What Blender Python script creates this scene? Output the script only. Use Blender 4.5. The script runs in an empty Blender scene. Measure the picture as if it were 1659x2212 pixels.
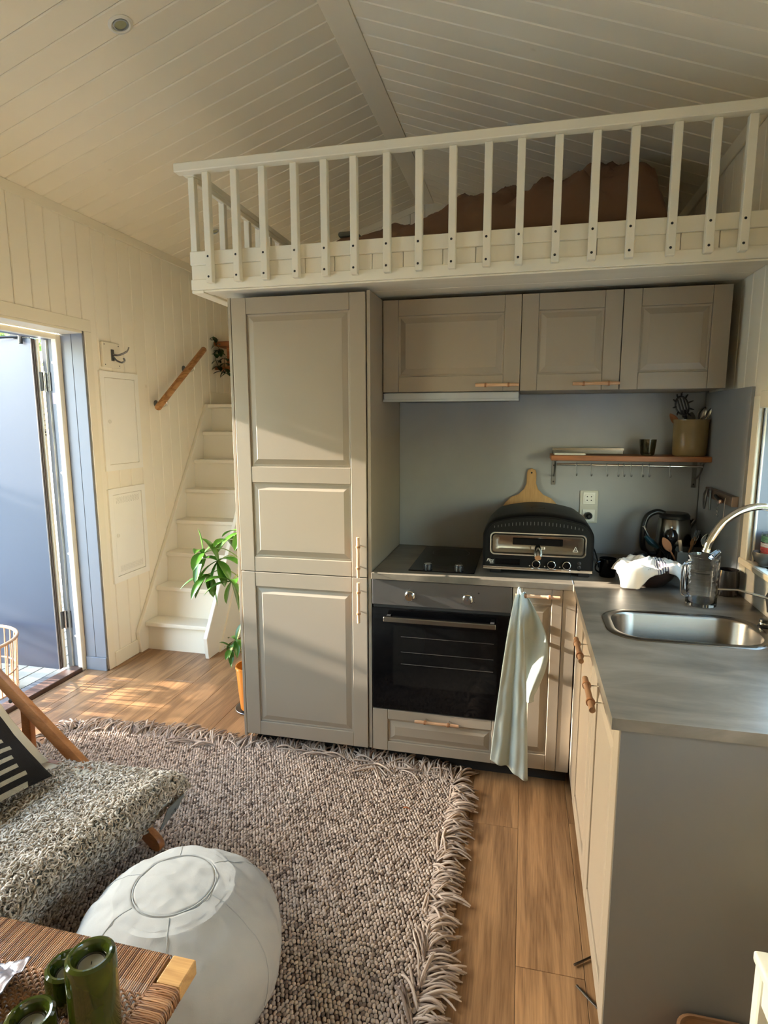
import bpy, bmesh, math, random
import numpy as np
from mathutils import Vector, Matrix
random.seed(7); rng = np.random.default_rng(7)
sc = bpy.context.scene
COL = sc.collection

# ---------------------------------------------------------------- camera
cam_d = bpy.data.cameras.new('camera'); cam = bpy.data.objects.new('camera', cam_d); COL.objects.link(cam)
YAW, PIT, ROL, FPX = 0.2313, 0.1527, -0.0022, 1288.57
_F = Vector((-math.sin(YAW)*math.cos(PIT), math.cos(YAW)*math.cos(PIT), -math.sin(PIT)))
_R = Vector((math.cos(YAW), math.sin(YAW), 0)); _U = _R.cross(_F)
_R2 = _R*math.cos(ROL)+_U*math.sin(ROL); _U2 = -_R*math.sin(ROL)+_U*math.cos(ROL)
CAMP = Vector((0.6309, -3.0543, 1.5606))
cam.matrix_world = Matrix(((_R2.x,_U2.x,-_F.x,CAMP.x),(_R2.y,_U2.y,-_F.y,CAMP.y),(_R2.z,_U2.z,-_F.z,CAMP.z),(0,0,0,1)))
cam_d.sensor_fit = 'VERTICAL'; cam_d.sensor_height = 36.0; cam_d.lens = FPX/2212*36.0
cam_d.clip_start = 0.02; cam_d.clip_end = 200
sc.camera = cam
# ---------------------------------------------------------------- sky, sun, exposure
SUN_EL, SUN_SLOPE_Y = 17.1, 0.055
world = bpy.data.worlds.new('sky'); sc.world = world; world.use_nodes = True
wn = world.node_tree.nodes; wl = world.node_tree.links; wn.clear()
wo = wn.new('ShaderNodeOutputWorld'); wb = wn.new('ShaderNodeBackground'); sky = wn.new('ShaderNodeTexSky')
sky.sky_type = 'NISHITA'; sky.sun_disc = False; sky.sun_elevation = math.radians(17); sky.sun_rotation = math.radians(-88)
sky.air_density = 1.2; sky.dust_density = 0.9; sky.ozone_density = 1.0
wb.inputs[1].default_value = 1.5
wl.new(sky.outputs[0], wb.inputs[0]); wl.new(wb.outputs[0], wo.inputs[0])
sun_d = bpy.data.lights.new('sun', 'SUN'); sun = bpy.data.objects.new('sun', sun_d); COL.objects.link(sun)
sun_d.energy = 14.5; sun_d.angle = math.radians(0.6); sun_d.color = (1.0, 0.93, 0.82)
_sd = Vector((1.0, SUN_SLOPE_Y, -math.tan(math.radians(SUN_EL))))
sun.rotation_euler = _sd.to_track_quat('-Z', 'Y').to_euler(); sun.location = (-8, -1, 5)
sc.view_settings.view_transform = 'Standard'; sc.view_settings.look = 'None'
sc.view_settings.gamma = 1.0; sc.view_settings.use_curve_mapping = False
sc.view_settings.exposure = 1.52
try:
    sc.cycles.max_bounces = 10; sc.cycles.diffuse_bounces = 7; sc.cycles.glossy_bounces = 4
    sc.cycles.transparent_max_bounces = 12; sc.cycles.transmission_bounces = 6
    sc.cycles.sample_clamp_indirect = 8.0; sc.cycles.caustics_reflective = False; sc.cycles.caustics_refractive = False
except Exception: pass
def portal(loc, rot, sx, sy):
    d = bpy.data.lights.new('window_portal', 'AREA'); d.shape = 'RECTANGLE'; d.size = sx; d.size_y = sy
    try: d.cycles.is_portal = True
    except Exception: return
    o = bpy.data.objects.new('window_portal', d); COL.objects.link(o); o.location = loc; o.rotation_euler = rot
H2 = math.pi/2
portal((-2.12, -0.41, 1.04), (0, -H2, 0), 2.05, 0.88)      # front door
portal((-2.06, -2.0, 1.58), (0, -H2, 0), 1.25, 1.9)        # living room window, left wall
portal((1.62, -1.64, 1.33), (0, H2, 0), 0.6, 2.0)         # window over the sink

# ---------------------------------------------------------------- materials
def s2l(c): return tuple((x/12.92 if x <= 0.04045 else ((x+0.055)/1.055)**2.4) for x in c)
def rgb(r, g, b): return s2l((r/255, g/255, b/255))
_M = {}
class NT:
    def __init__(s, name):
        s.m = bpy.data.materials.new(name); s.m.use_nodes = True; s.t = s.m.node_tree
        s.p = s.t.nodes['Principled BSDF']; s.co = None
    def n(s, ty, **kw):
        x = s.t.nodes.new(ty)
        for k, v in kw.items(): setattr(x, k, v)
        return x
    def l(s, a, b): s.t.links.new(a, b)
    def coord(s, scale=(1,1,1), jitter=False):
        tc = s.n('ShaderNodeTexCoord'); mp = s.n('ShaderNodeMapping'); mp.inputs['Scale'].default_value = scale
        if jitter:
            oi = s.n('ShaderNodeObjectInfo'); mu = s.n('ShaderNodeVectorMath', operation='SCALE')
            cb = s.n('ShaderNodeCombineXYZ')
            for i in range(3): s.l(oi.outputs['Random'], cb.inputs[i])
            s.l(cb.outputs[0], mu.inputs[0]); mu.inputs['Scale'].default_value = 37.0
            ad = s.n('ShaderNodeVectorMath', operation='ADD'); s.l(tc.outputs['Object'], ad.inputs[0]); s.l(mu.outputs[0], ad.inputs[1])
            s.l(ad.outputs[0], mp.inputs['Vector'])
        else: s.l(tc.outputs['Object'], mp.inputs['Vector'])
        return mp.outputs[0]
    def noise(s, co, scale, detail=3, rough=0.5, dist=0.0):
        x = s.n('ShaderNodeTexNoise'); x.inputs['Scale'].default_value = scale; x.inputs['Detail'].default_value = detail
        x.inputs['Roughness'].default_value = rough; x.inputs['Distortion'].default_value = dist; s.l(co, x.inputs['Vector'])
        return x.outputs['Fac']
    def ramp(s, fac, stops):
        r = s.n('ShaderNodeValToRGB'); s.l(fac, r.inputs[0]); el = r.color_ramp.elements
        while len(el) < len(stops): el.new(0.5)
        for e, (p, c) in zip(el, stops): e.position = p; e.color = (*c, 1) if len(c) == 3 else c
        return r.outputs[0]
    def mix(s, fac, a, b, mode='MIX'):
        x = s.n('ShaderNodeMix', data_type='RGBA', blend_type=mode)
        if isinstance(fac, float): x.inputs[0].default_value = fac
        else: s.l(fac, x.inputs[0])
        for v, i in ((a, 6), (b, 7)):
            if isinstance(v, tuple): x.inputs[i].default_value = (*v, 1)
            else: s.l(v, x.inputs[i])
        return x.outputs[2]
    def bump(s, h, strength=0.2, dist=0.002):
        b = s.n('ShaderNodeBump'); b.inputs['Strength'].default_value = strength; b.inputs['Distance'].default_value = dist
        s.l(h, b.inputs['Height']); s.l(b.outputs[0], s.p.inputs['Normal'])
    def set(s, color=None, rough=0.5, metal=0.0, spec=None, **kw):
        if color is not None:
            if isinstance(color, tuple): s.p.inputs['Base Color'].default_value = (*color, 1)
            else: s.l(color, s.p.inputs['Base Color'])
        s.p.inputs['Roughness'].default_value = rough; s.p.inputs['Metallic'].default_value = metal
        if spec is not None: s.p.inputs['Specular IOR Level'].default_value = spec
        for k, v in kw.items(): s.p.inputs[k.replace('_', ' ')].default_value = v
        return s.m
def m_plain(name, c, rough=0.5, metal=0.0, bump=0.0, bscale=60, var=0.06, spec=None, bdist=0.001, **kw):
    if name in _M: return _M[name]
    t = NT(name); co = t.coord()
    nz = t.noise(co, 9, 3)
    lo = tuple(x*(1-var) for x in c); hi = tuple(min(1, x*(1+var)) for x in c)
    col = t.ramp(nz, [(0.3, lo), (0.7, hi)])
    if bump: t.bump(t.noise(co, bscale, 4), bump, bdist)
    _M[name] = t.set(col, rough, metal, spec, **kw); return _M[name]
def m_wood(name, dark, light, axis=1, scale=1.0, rough=0.45, jitter=True, ringy=0.6, bump=0.12, vary=0.12):
    if name in _M: return _M[name]
    t = NT(name); sv = [9.0*scale]*3; sv[axis] = 0.9*scale
    co = t.coord(tuple(sv), jitter)
    big = t.noise(co, 0.9, 2, 0.5, 0.6)
    wv = t.n('ShaderNodeMath', operation='MULTIPLY'); t.l(big, wv.inputs[0]); wv.inputs[1].default_value = 22.0
    sn = t.n('ShaderNodeMath', operation='SINE'); t.l(wv.outputs[0], sn.inputs[0])
    sv2 = [150.0*scale]*3; sv2[axis] = 5.0*scale
    fine = t.noise(t.coord(tuple(sv2), jitter), 1.0, 3, 0.6)
    a = t.n('ShaderNodeMath', operation='MULTIPLY_ADD'); t.l(sn.outputs[0], a.inputs[0]); a.inputs[1].default_value = 0.22*ringy; a.inputs[2].default_value = 0.5
    b = t.n('ShaderNodeMath', operation='MULTIPLY_ADD'); t.l(fine, b.inputs[0]); b.inputs[1].default_value = 0.75; b.inputs[2].default_value = -0.375
    s = t.n('ShaderNodeMath', operation='ADD'); t.l(a.outputs[0], s.inputs[0]); t.l(b.outputs[0], s.inputs[1])
    col = t.ramp(s.outputs[0], [(0.15, dark), (0.8, light)])
    oi = t.n('ShaderNodeObjectInfo'); vr = t.ramp(oi.outputs['Random'], [(0, (1-vary,)*3), (1, (1, 1, 1))])
    col = t.mix(1.0, col, vr, 'MULTIPLY')
    if bump: t.bump(s.outputs[0], bump, 0.001)
    _M[name] = t.set(col, rough); return _M[name]
def m_paint(name, c, rough=0.55, knots=0.0, bump=0.06):
    if name in _M: return _M[name]
    t = NT(name); co = t.coord((1, 1, 1), True)
    nz = t.noise(co, 2.5, 2); col = t.ramp(nz, [(0.3, tuple(x*0.965 for x in c)), (0.7, c)])
    if knots:
        vo = t.n('ShaderNodeTexVoronoi'); vo.inputs['Scale'].default_value = 3.4; t.l(co, vo.inputs['Vector'])
        kf = t.ramp(vo.outputs['Distance'], [(0.02, (1, 1, 1)), (0.055, (0, 0, 0))])
        lite = t.n('ShaderNodeMath', operation='MULTIPLY'); t.l(kf, lite.inputs[0]); lite.inputs[1].default_value = knots
        col = t.mix(lite.outputs[0], col, tuple(x*y for x, y in zip(c, (0.62, 0.55, 0.42))))
    t.bump(t.noise(co, 260, 3, 0.6), bump, 0.0008)
    _M[name] = t.set(col, rough); return _M[name]
def m_attr(name, c1, c2, c3, rough=0.9, bump=0.3, bscale=700, sheen=0.2):
    if name in _M: return _M[name]
    t = NT(name); at = t.n('ShaderNodeAttribute'); at.attribute_name = 'tone'
    col = t.ramp(at.outputs['Fac'], [(0.0, c1), (0.5, c2), (1.0, c3)])
    t.bump(t.noise(t.coord(), bscale, 2), bump, 0.0006)
    _M[name] = t.set(col, rough, spec=0.15); return _M[name]
def m_pane(name='window_glass', tint=(0.95, 0.97, 0.95)):
    if name in _M: return _M[name]
    t = NT(name); t.t.nodes.remove(t.p)
    tr = t.n('ShaderNodeBsdfTransparent'); tr.inputs[0].default_value = (*tint, 1)
    gl = t.n('ShaderNodeBsdfGlossy'); gl.inputs['Roughness'].default_value = 0.0
    fr = t.n('ShaderNodeFresnel'); fr.inputs[0].default_value = 1.45; mx = t.n('ShaderNodeMixShader')
    geo = t.n('ShaderNodeNewGeometry'); inv = t.n('ShaderNodeMath', operation='SUBTRACT'); inv.inputs[0].default_value = 1.0; t.l(geo.outputs['Backfacing'], inv.inputs[1])
    ff = t.n('ShaderNodeMath', operation='MULTIPLY'); t.l(fr.outputs[0], ff.inputs[0]); t.l(inv.outputs[0], ff.inputs[1])
    t.l(ff.outputs[0], mx.inputs[0]); t.l(tr.outputs[0], mx.inputs[1]); t.l(gl.outputs[0], mx.inputs[2])
    t.l(mx.outputs[0], t.t.nodes['Material Output'].inputs[0]); _M[name] = t.m; return t.m
def m_glass(name, c=(0.97, 0.98, 0.97), rough=0.02, ior=1.45):
    if name in _M: return _M[name]
    t = NT(name); _M[name] = t.set(c, rough, Transmission_Weight=1.0, IOR=ior); return _M[name]

C_WALL = rgb(241, 233, 215); C_CAB = rgb(152, 139, 122); C_TRIM = rgb(236, 228, 208)
M_board = m_paint('painted_panel_boards', C_WALL, 0.5, 0.30)
M_ceil = m_paint('painted_ceiling_boards', rgb(241, 232, 213), 0.55, 0.30)
M_trim = m_paint('painted_trim', C_TRIM, 0.45)
M_jamb = m_paint('painted_jamb', rgb(120, 123, 131), 0.45)
M_stair = m_paint('painted_stair', rgb(232, 227, 214), 0.42)
M_rail = m_paint('painted_railing', rgb(236, 228, 208), 0.5)
M_cab = m_paint('painted_cabinet_front', C_CAB, 0.42, 0, 0.25)
M_cabside = m_plain('cabinet_side_laminate', rgb(148, 136, 120), 0.5, var=0.02)
M_endpanel = m_plain('end_panel_grey', rgb(112, 108, 102), 0.55, var=0.02, bump=0.05, bscale=300)
M_splash = m_plain('backsplash_grey', rgb(152, 153, 154), 0.5, var=0.03, bump=0.04, bscale=200)
M_dark = m_plain('dark_gap', rgb(38, 35, 32), 0.8)
M_black = m_plain('black_metal', rgb(16, 16, 16), 0.4, 0.0, var=0.05, spec=0.2)
M_blackgl = m_plain('black_gloss', rgb(7, 7, 8), 0.05, var=0.0, spec=0.22)
M_blackpl = m_plain('black_plastic', rgb(20, 20, 21), 0.35, var=0.03)
M_chrome = m_plain('chrome', rgb(225, 225, 222), 0.09, 1.0, var=0.0)
M_steel = m_plain('brushed_steel', rgb(132, 126, 118), 0.25, 1.0, var=0.05, bump=0.05, bscale=400)
M_steelflat = m_plain('satin_steel', rgb(120, 119, 118), 0.36, 0.9, var=0.04)
M_alu = m_plain('aluminium', rgb(176, 182, 188), 0.4, 0.6, var=0.03)
M_white = m_plain('white_plastic', rgb(225, 222, 212), 0.35, var=0.02)
M_whitem = m_plain('white_sheet_metal', rgb(240, 237, 228), 0.4, var=0.01)
M_bamboo = m_wood('bamboo_handle', rgb(170, 120, 82), rgb(226, 186, 148), 0, 3.0, 0.5)
M_bamboo_shaded = m_wood('bamboo_handle_shaded_y', rgb(120, 82, 54), rgb(176, 136, 100), 1, 3.0, 0.5)  # same bamboo, shade on the peninsula handles put into darker colours
M_bambooz = m_wood('bamboo_handle_z', rgb(170, 120, 82), rgb(230, 190, 150), 2, 3.0, 0.5)
M_floor = m_wood('oak_floor', rgb(104, 72, 45), rgb(176, 134, 92), 1, 1.5, 0.38, ringy=0.62, vary=0.16)
M_oakdark = m_wood('dark_threshold', rgb(62, 44, 36), rgb(104, 78, 64), 1, 2.0, 0.5)
M_beech = m_wood('chair_beech', rgb(140, 82, 38), rgb(190, 124, 70), 0, 1.5, 0.35)
M_pine = m_wood('pine_handrail', rgb(150, 96, 50), rgb(206, 154, 98), 1, 2.4, 0.45, ringy=1.0)
M_shelfw = m_wood('shelf_wood', rgb(128, 74, 40), rgb(178, 112, 66), 0, 2.0, 0.45)
M_peel = m_wood('peel_wood', rgb(160, 116, 66), rgb(202, 160, 104), 2, 1.4, 0.5, ringy=0.3)
M_tabw = m_wood('table_wood', rgb(176, 126, 72), rgb(218, 170, 108), 0, 2.0, 0.4)
M_spoonw = m_wood('spoon_wood', rgb(120, 70, 40), rgb(164, 108, 68), 2, 3.0, 0.6)
def worktop():
    t = NT('concrete_laminate'); co = t.coord((1.0, 2.6, 1.0))
    a = t.noise(co, 3.0, 5, 0.62, 0.7); b = t.noise(co, 16, 4, 0.6)
    c1 = t.ramp(a, [(0.3, rgb(88, 81, 71)), (0.5, rgb(112, 104, 92)), (0.68, rgb(134, 124, 111))])
    c2 = t.ramp(b, [(0.3, (0.9, 0.9, 0.9)), (0.7, (1.05, 1.03, 1.0))])
    return t.set(t.mix(1.0, c1, c2, 'MULTIPLY'), 0.33)
M_work = worktop()
def linen(name, c, scale=900, wr=12):
    t = NT(name); co = t.coord(); nz = t.noise(co, 5, 3)
    col = t.ramp(nz, [(0.3, tuple(x*0.9 for x in c)), (0.7, c)])
    a = t.noise(co, wr, 4, 0.6, 0.3); b = t.noise(co, scale, 1)
    ad = t.n('ShaderNodeMath', operation='MULTIPLY_ADD'); t.l(b, ad.inputs[0]); ad.inputs[1].default_value = 0.12; t.l(a, ad.inputs[2])
    t.bump(ad.outputs[0], 0.35, 0.006); return t.set(col, 0.92, spec=0.15)

# ---------------------------------------------------------------- mesh builder
class MB:
    def __init__(s): s.v = []; s.f = []
    def add(s, vs, fs):
        o = len(s.v); s.v += [tuple(v) for v in vs]; s.f += [tuple(i+o for i in f) for f in fs]; return s
    def box(s, x0, x1, y0, y1, z0, z1):
        x0, x1 = min(x0, x1), max(x0, x1); y0, y1 = min(y0, y1), max(y0, y1); z0, z1 = min(z0, z1), max(z0, z1)
        return s.add([(x0,y0,z0),(x1,y0,z0),(x1,y1,z0),(x0,y1,z0),(x0,y0,z1),(x1,y0,z1),(x1,y1,z1),(x0,y1,z1)],
                     [(0,3,2,1),(4,5,6,7),(0,1,5,4),(1,2,6,5),(2,3,7,6),(3,0,4,7)])
    def beam(s, a, b, w, t, up=(0, 0, 1)):
        a, b = Vector(a), Vector(b); d = (b-a).normalized(); u = Vector(up); sx = d.cross(u).normalized(); uu = sx.cross(d)
        vs = []
        for p in (a, b):
            for i, j in ((-1,-1),(1,-1),(1,1),(-1,1)): vs.append(p+sx*(i*t/2)+uu*(j*w/2))
        return s.add(vs, [(0,1,2,3),(7,6,5,4),(0,4,5,1),(1,5,6,2),(2,6,7,3),(3,7,4,0)])
    def prism(s, pts, vec):
        n = len(pts); vec = Vector(vec); pts = [Vector(p) for p in pts]
        nrm = Vector((0, 0, 0))
        for i in range(n): nrm += pts[i].cross(pts[(i+1) % n])
        if nrm.dot(vec) > 0: pts = pts[::-1]
        vs = pts+[p+vec for p in pts]
        fs = [tuple(range(n)), tuple(range(2*n-1, n-1, -1))]+[(i, i+n, (i+1) % n+n, (i+1) % n) for i in range(n)]
        return s.add(vs, [f[::1] for f in fs])
    def tube(s, pts, r, n=8, cap=True, closed=False, flat=None):
        pts = [Vector(p) for p in pts]; m = len(pts); rr = r if isinstance(r, (list, tuple)) else [r]*m
        vs = []; prev = None
        for i, p in enumerate(pts):
            if closed: t = pts[(i+1) % m]-pts[i-1]
            else: t = pts[min(i+1, m-1)]-pts[max(i-1, 0)]
            t = t.normalized() if t.length > 1e-9 else Vector((0, 0, 1))
            if prev is None:
                a = Vector((0, 0, 1)) if abs(t.z) < 0.9 else Vector((1, 0, 0)); u = t.cross(a).normalized()
            else: u = (prev-t*prev.dot(t)).normalized()
            prev = u; w = t.cross(u)
            for k in range(n):
                an = 2*math.pi*k/n; vs.append(p+u*(rr[i]*math.cos(an))+w*(rr[i]*math.sin(an)*(flat or 1)))
        fs = []
        for i in range(m if closed else m-1):
            for k in range(n):
                a = i*n+k; b = i*n+(k+1) % n; c = ((i+1) % m)*n+(k+1) % n; d = ((i+1) % m)*n+k; fs.append((a, b, c, d))
        if cap and not closed: fs += [tuple(range(n-1, -1, -1)), tuple((m-1)*n+k for k in range(n))]
        return s.add(vs, fs)
    def lathe(s, prof, c=(0, 0, 0), n=24, M=None, closed=False):
        vs = []; c = Vector(c)
        for r, z in prof:
            for k in range(n):
                a = 2*math.pi*k/n; p = Vector((r*math.cos(a), r*math.sin(a), z))
                vs.append((M @ p if M else p)+c)
        fs = []; m = len(prof)
        for i in range(m-1 if not closed else m):
            for k in range(n):
                j = (i+1) % m; fs.append((i*n+k, i*n+(k+1) % n, j*n+(k+1) % n, j*n+k))
        if not closed: fs += [tuple(range(n-1, -1, -1)), tuple((m-1)*n+k for k in range(n))]
        return s.add(vs, fs)
    def loft(s, loops, cap=True, closed_loop=True):
        n = len(loops[0]); vs = [p for L in loops for p in L]; fs = []
        for i in range(len(loops)-1):
            for k in range(n if closed_loop else n-1): fs.append((i*n+k, i*n+(k+1) % n, (i+1)*n+(k+1) % n, (i+1)*n+k))
        if cap: fs += [tuple(range(n-1, -1, -1)), tuple((len(loops)-1)*n+k for k in range(n))]
        return s.add(vs, fs)
    def grid(s, fn, nu, nv):
        vs = [fn(i/nu, j/nv) for i in range(nu+1) for j in range(nv+1)]
        return s.add(vs, [(i*(nv+1)+j, (i+1)*(nv+1)+j, (i+1)*(nv+1)+j+1, i*(nv+1)+j+1) for i in range(nu) for j in range(nv)])
    def build(s, name, mat, parent=None, smooth=False, bevel=0.0, local=False, segs=1, fix=False):
        me = bpy.data.meshes.new(name); vs = s.v; off = Vector((0, 0, 0))
        if parent is None and not local:
            xs = [v[0] for v in vs]; ys = [v[1] for v in vs]; zs = [v[2] for v in vs]
            off = Vector(((min(xs)+max(xs))/2, (min(ys)+max(ys))/2, min(zs)))
            vs = [(v[0]-off.x, v[1]-off.y, v[2]-off.z) for v in vs]
        me.from_pydata(vs, [], s.f)
        if bevel or fix:
            bm = bmesh.new(); bm.from_mesh(me)
            if fix: bmesh.ops.recalc_face_normals(bm, faces=bm.faces)
            if bevel:
                es = [e for e in bm.edges if len(e.link_faces) == 2 and e.calc_face_angle(0) > 0.6]
                bmesh.ops.bevel(bm, geom=es, offset=bevel, segments=segs, affect='EDGES', profile=0.5, clamp_overlap=True)
            bm.to_mesh(me); bm.free()
        me.update()
        if smooth:
            for p in me.polygons: p.use_smooth = True
            try: me.set_sharp_from_angle(angle=math.radians(38))
            except Exception: pass
        me.materials.append(mat)
        o = bpy.data.objects.new(name, me); COL.objects.link(o)
        if parent is not None:
            o.parent = parent
            if not local and parent.type == 'EMPTY': o.location = -parent.location
            elif not local and parent.type == 'MESH': o.location = -WO(parent)
        elif not local: o.location = off
        return o
def WO(o):
    # world origin of an unrotated mesh
    v = o.location.copy()
    while o.parent: o = o.parent; v = v+o.location
    return v
def thing(name, label, cat, loc=(0, 0, 0), rz=0.0, group=None):
    o = bpy.data.objects.new(name, None); o.empty_display_size = 0.05; COL.objects.link(o)
    o.location = loc; o.rotation_euler = (0, 0, rz); return tag(o, label, cat, group)
def tag(o, label, cat, group=None, kind=None):
    o['label'] = label; o['category'] = cat
    if group: o['group'] = group
    if kind: o['kind'] = kind
    return o
def struct(o): o['kind'] = 'structure'; return o
def kid(mesh_ob, parent, loc=(0, 0, 0), name=None):      # another object sharing a mesh
    c = mesh_ob.copy(); COL.objects.link(c); c.parent = parent; c.location = loc
    if name: c.name = name
    return c
def catmull(pts, n=8, closed=False):
    P = [Vector(p) for p in pts]; out = []; m = len(P)
    for i in range(m if closed else m-1):
        p0 = P[i-1] if (closed or i > 0) else P[0]; p1 = P[i]; p2 = P[(i+1) % m]; p3 = P[(i+2) % m] if (closed or i+2 < m) else P[-1]
        for k in range(n):
            t = k/n; out.append(0.5*((2*p1)+(-p0+p2)*t+(2*p0-5*p1+4*p2-p3)*t*t+(-p0+3*p1-3*p2+p3)*t**3))
    if not closed: out.append(P[-1])
    return out
def rrect(x0, x1, y0, y1, r, n=6):
    out = []
    for cx, cy, a0 in ((x1-r, y1-r, 0), (x0+r, y1-r, H2), (x0+r, y0+r, 2*H2), (x1-r, y0+r, 3*H2)):
        for k in range(n+1): a = a0+H2*k/n; out.append((cx+r*math.cos(a), cy+r*math.sin(a)))
    return out
def mass(name, base_v, base_f, pos, rot, scl, mat, parent, tone=None):
    """many small copies of one shape joined into one mesh (numpy)"""
    bv = np.array(base_v, float); n = len(pos); nv = len(bv)
    V = bv[None]*scl[:, None, :]; V = np.einsum('nij,nvj->nvi', rot, V)+pos[:, None, :]
    me = bpy.data.meshes.new(name); k = len(base_f[0]); bf = np.array(base_f)
    F = (bf[None]+(np.arange(n)*nv)[:, None, None]).reshape(-1, k)
    me.vertices.add(n*nv); me.vertices.foreach_set('co', V.reshape(-1).astype(np.float32))
    me.loops.add(F.size); me.loops.foreach_set('vertex_index', F.reshape(-1).astype(np.int32))
    me.polygons.add(len(F)); me.polygons.foreach_set('loop_start', (np.arange(len(F))*k).astype(np.int32))
    me.polygons.foreach_set('use_smooth', np.ones(len(F), bool))
    me.update(calc_edges=True); me.validate()
    if tone is not None:
        at = me.attributes.new('tone', 'FLOAT', 'POINT'); at.data.foreach_set('value', np.repeat(tone, nv).astype(np.float32))
    me.materials.append(mat); o = bpy.data.objects.new(name, me); COL.objects.link(o)
    if parent is not None:
        o.parent = parent
        o.location = -WO(parent)
    return o
def rotz(a):
    c, s = np.cos(a), np.sin(a); z = np.zeros_like(a); o = np.ones_like(a)
    return np.stack([np.stack([c, -s, z], 1), np.stack([s, c, z], 1), np.stack([z, z, o], 1)], 1)
def text(body, size, mat, parent, M, name='lettering', shear=0.0, ext=0.0002):
    cu = bpy.data.curves.new(name, 'FONT'); cu.body = body; cu.size = size; cu.extrude = ext; cu.shear = shear; cu.align_x = 'CENTER'; cu.align_y = 'CENTER'
    ob = bpy.data.objects.new(name, cu); COL.objects.link(ob)
    me = bpy.data.meshes.new_from_object(ob); bpy.data.objects.remove(ob)
    me.transform(M); me.materials.append(mat); o = bpy.data.objects.new(name, me); COL.objects.link(o)
    o.parent = parent; o.location = -WO(parent); return o
# ================================================================ THE SETTING
XL, XR, YF, YB = -1.89, 1.445, -4.6, 1.97
ZE = 2.727; XRL, XRR, ZR = -0.257, -0.14, 3.267          # eaves, ridge board
PITCH = 0.118
# floor: slab and planks
floor = struct(MB().box(-2.035, 1.445, YF, YB, -0.12, -0.012).build('floor', M_dark))
floor.location = floor.location
W_, L_ = 0.192, 1.28
pm = None; x = -2.035; ci = 0
while x < 1.44:
    y = YF - (ci*0.47 % 1.0)*L_; w = min(W_, 1.445-x)
    while y < YB:
        y0 = max(y, YF); y1 = min(y+L_, YB)
        xa = x
        if y1-y0 > 0.05:
            # planks only reach into the doorway between the jambs
            segs = [(x, y0, y1)]
            if x < XL:
                segs = []
                a, b = max(y0, -0.85), min(y1, 0.03)
                if b-a > 0.03: segs.append((x, a, b))
                if w+x > XL+0.005: segs.append((XL, y0, y1))
            for xs, a, b in segs:
                xe = x+w if not (xs == x and x < XL and x+w > XL and len(segs) > 1) else XL
                p = MB().box(xs+0.0006, xe-0.0006, a+0.0006, b-0.0006, -0.0115, 0).build('floor_plank', M_floor, floor, bevel=0.0008)
        y += L_
    x += W_; ci += 1
# left wall: slab round the openings
def wall_slab(name, x0, x1, y0, y1, z0, z1, holes, mat):
    m = MB(); ys = sorted({y0, y1, *[h[0] for h in holes], *[h[1] for h in holes]})
    for a, b in zip(ys, ys[1:]):
        hs = [h for h in holes if h[0] <= a+1e-6 and h[1] >= b-1e-6]; z = z0
        for h in sorted(hs, key=lambda h: h[2]):
            if h[2] > z: m.box(x0, x1, a, b, z, h[2])
            z = h[3]
        if z < z1: m.box(x0, x1, a, b, z, z1)
    return struct(m.build(name, mat))
DOOR = (-0.85, 0.035, -0.12, 2.076); WINL = (-2.95, -1.05, 0.95, 2.2)
M_wallin = m_plain('wall_core', C_WALL, 0.6, var=0.01)
wl_ = wall_slab('wall_left', -2.04, -1.902, YF, YB, -0.12, ZE+0.05, [DOOR, WINL], M_wallin)
def boards(parent, name, fixed_x, inward, y0, y1, z0, z1, holes, start, mat):
    y = start
    while y > y0: y -= PITCH
    while y < y1:
        a, b = max(y, y0), min(y+PITCH, y1); z = z0; segs = []
        for h in sorted([h for h in holes if h[0] < b-0.02 and h[1] > a+0.02], key=lambda h: h[2]):
            if h[0] <= a+0.02 and h[1] >= b-0.02 or True:
                if h[2] > z+0.01: segs.append((a, b, z, h[2]))
                if h[0] > a+0.004: segs.append((a, h[0], h[2], h[3]))
                if h[1] < b-0.004: segs.append((h[1], b, h[2], h[3]))
                z = h[3]
        if z < z1-0.01: segs.append((a, b, z, z1))
        for (p, q, r, s_) in segs:
            MB().box(fixed_x, fixed_x-inward*0.012, p+0.0016, q-0.0016, r, s_).build(name, mat, parent, bevel=0.0042)
        y += PITCH
boards(wl_, 'wall_board', XL, 1, -3.0, YB, 0, ZE, [(-0.85, 0.035, 0, 2.076), (-2.95, -1.05, 0.95, 2.2)], 0.154, M_board)
struct(MB().box(XL-0.012, XL, YF, -3.0, 0, ZE).build('trim_6', M_board))
# crown trim, left and right eaves
tl = struct(MB().box(XL, XL+0.012, YF, YB, ZE-0.052, ZE+0.002).build('trim_1', M_trim, bevel=0.002))
tr = struct(MB().box(XR-0.012, XR, YF, YB, 2.70-0.060, 2.70+0.002).build('trim_2', M_trim, bevel=0.002))
# right wall
ZER = 2.70; WINR = (-2.62, -0.672, 1.05, 1.60)
wr_ = wall_slab('wall_right', 1.457, 1.60, YF, YB, -0.12, ZER+0.05, [WINR], M_wallin)
boards(wr_, 'wall_board', XR, -1, -2.7, YB, 0, ZER, [(-2.62, -0.672, 1.05, 1.60)], 0.02, M_board)
struct(MB().box(XR, XR+0.012, YF, -2.7, 0, ZER).build('trim_7', M_board))
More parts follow.
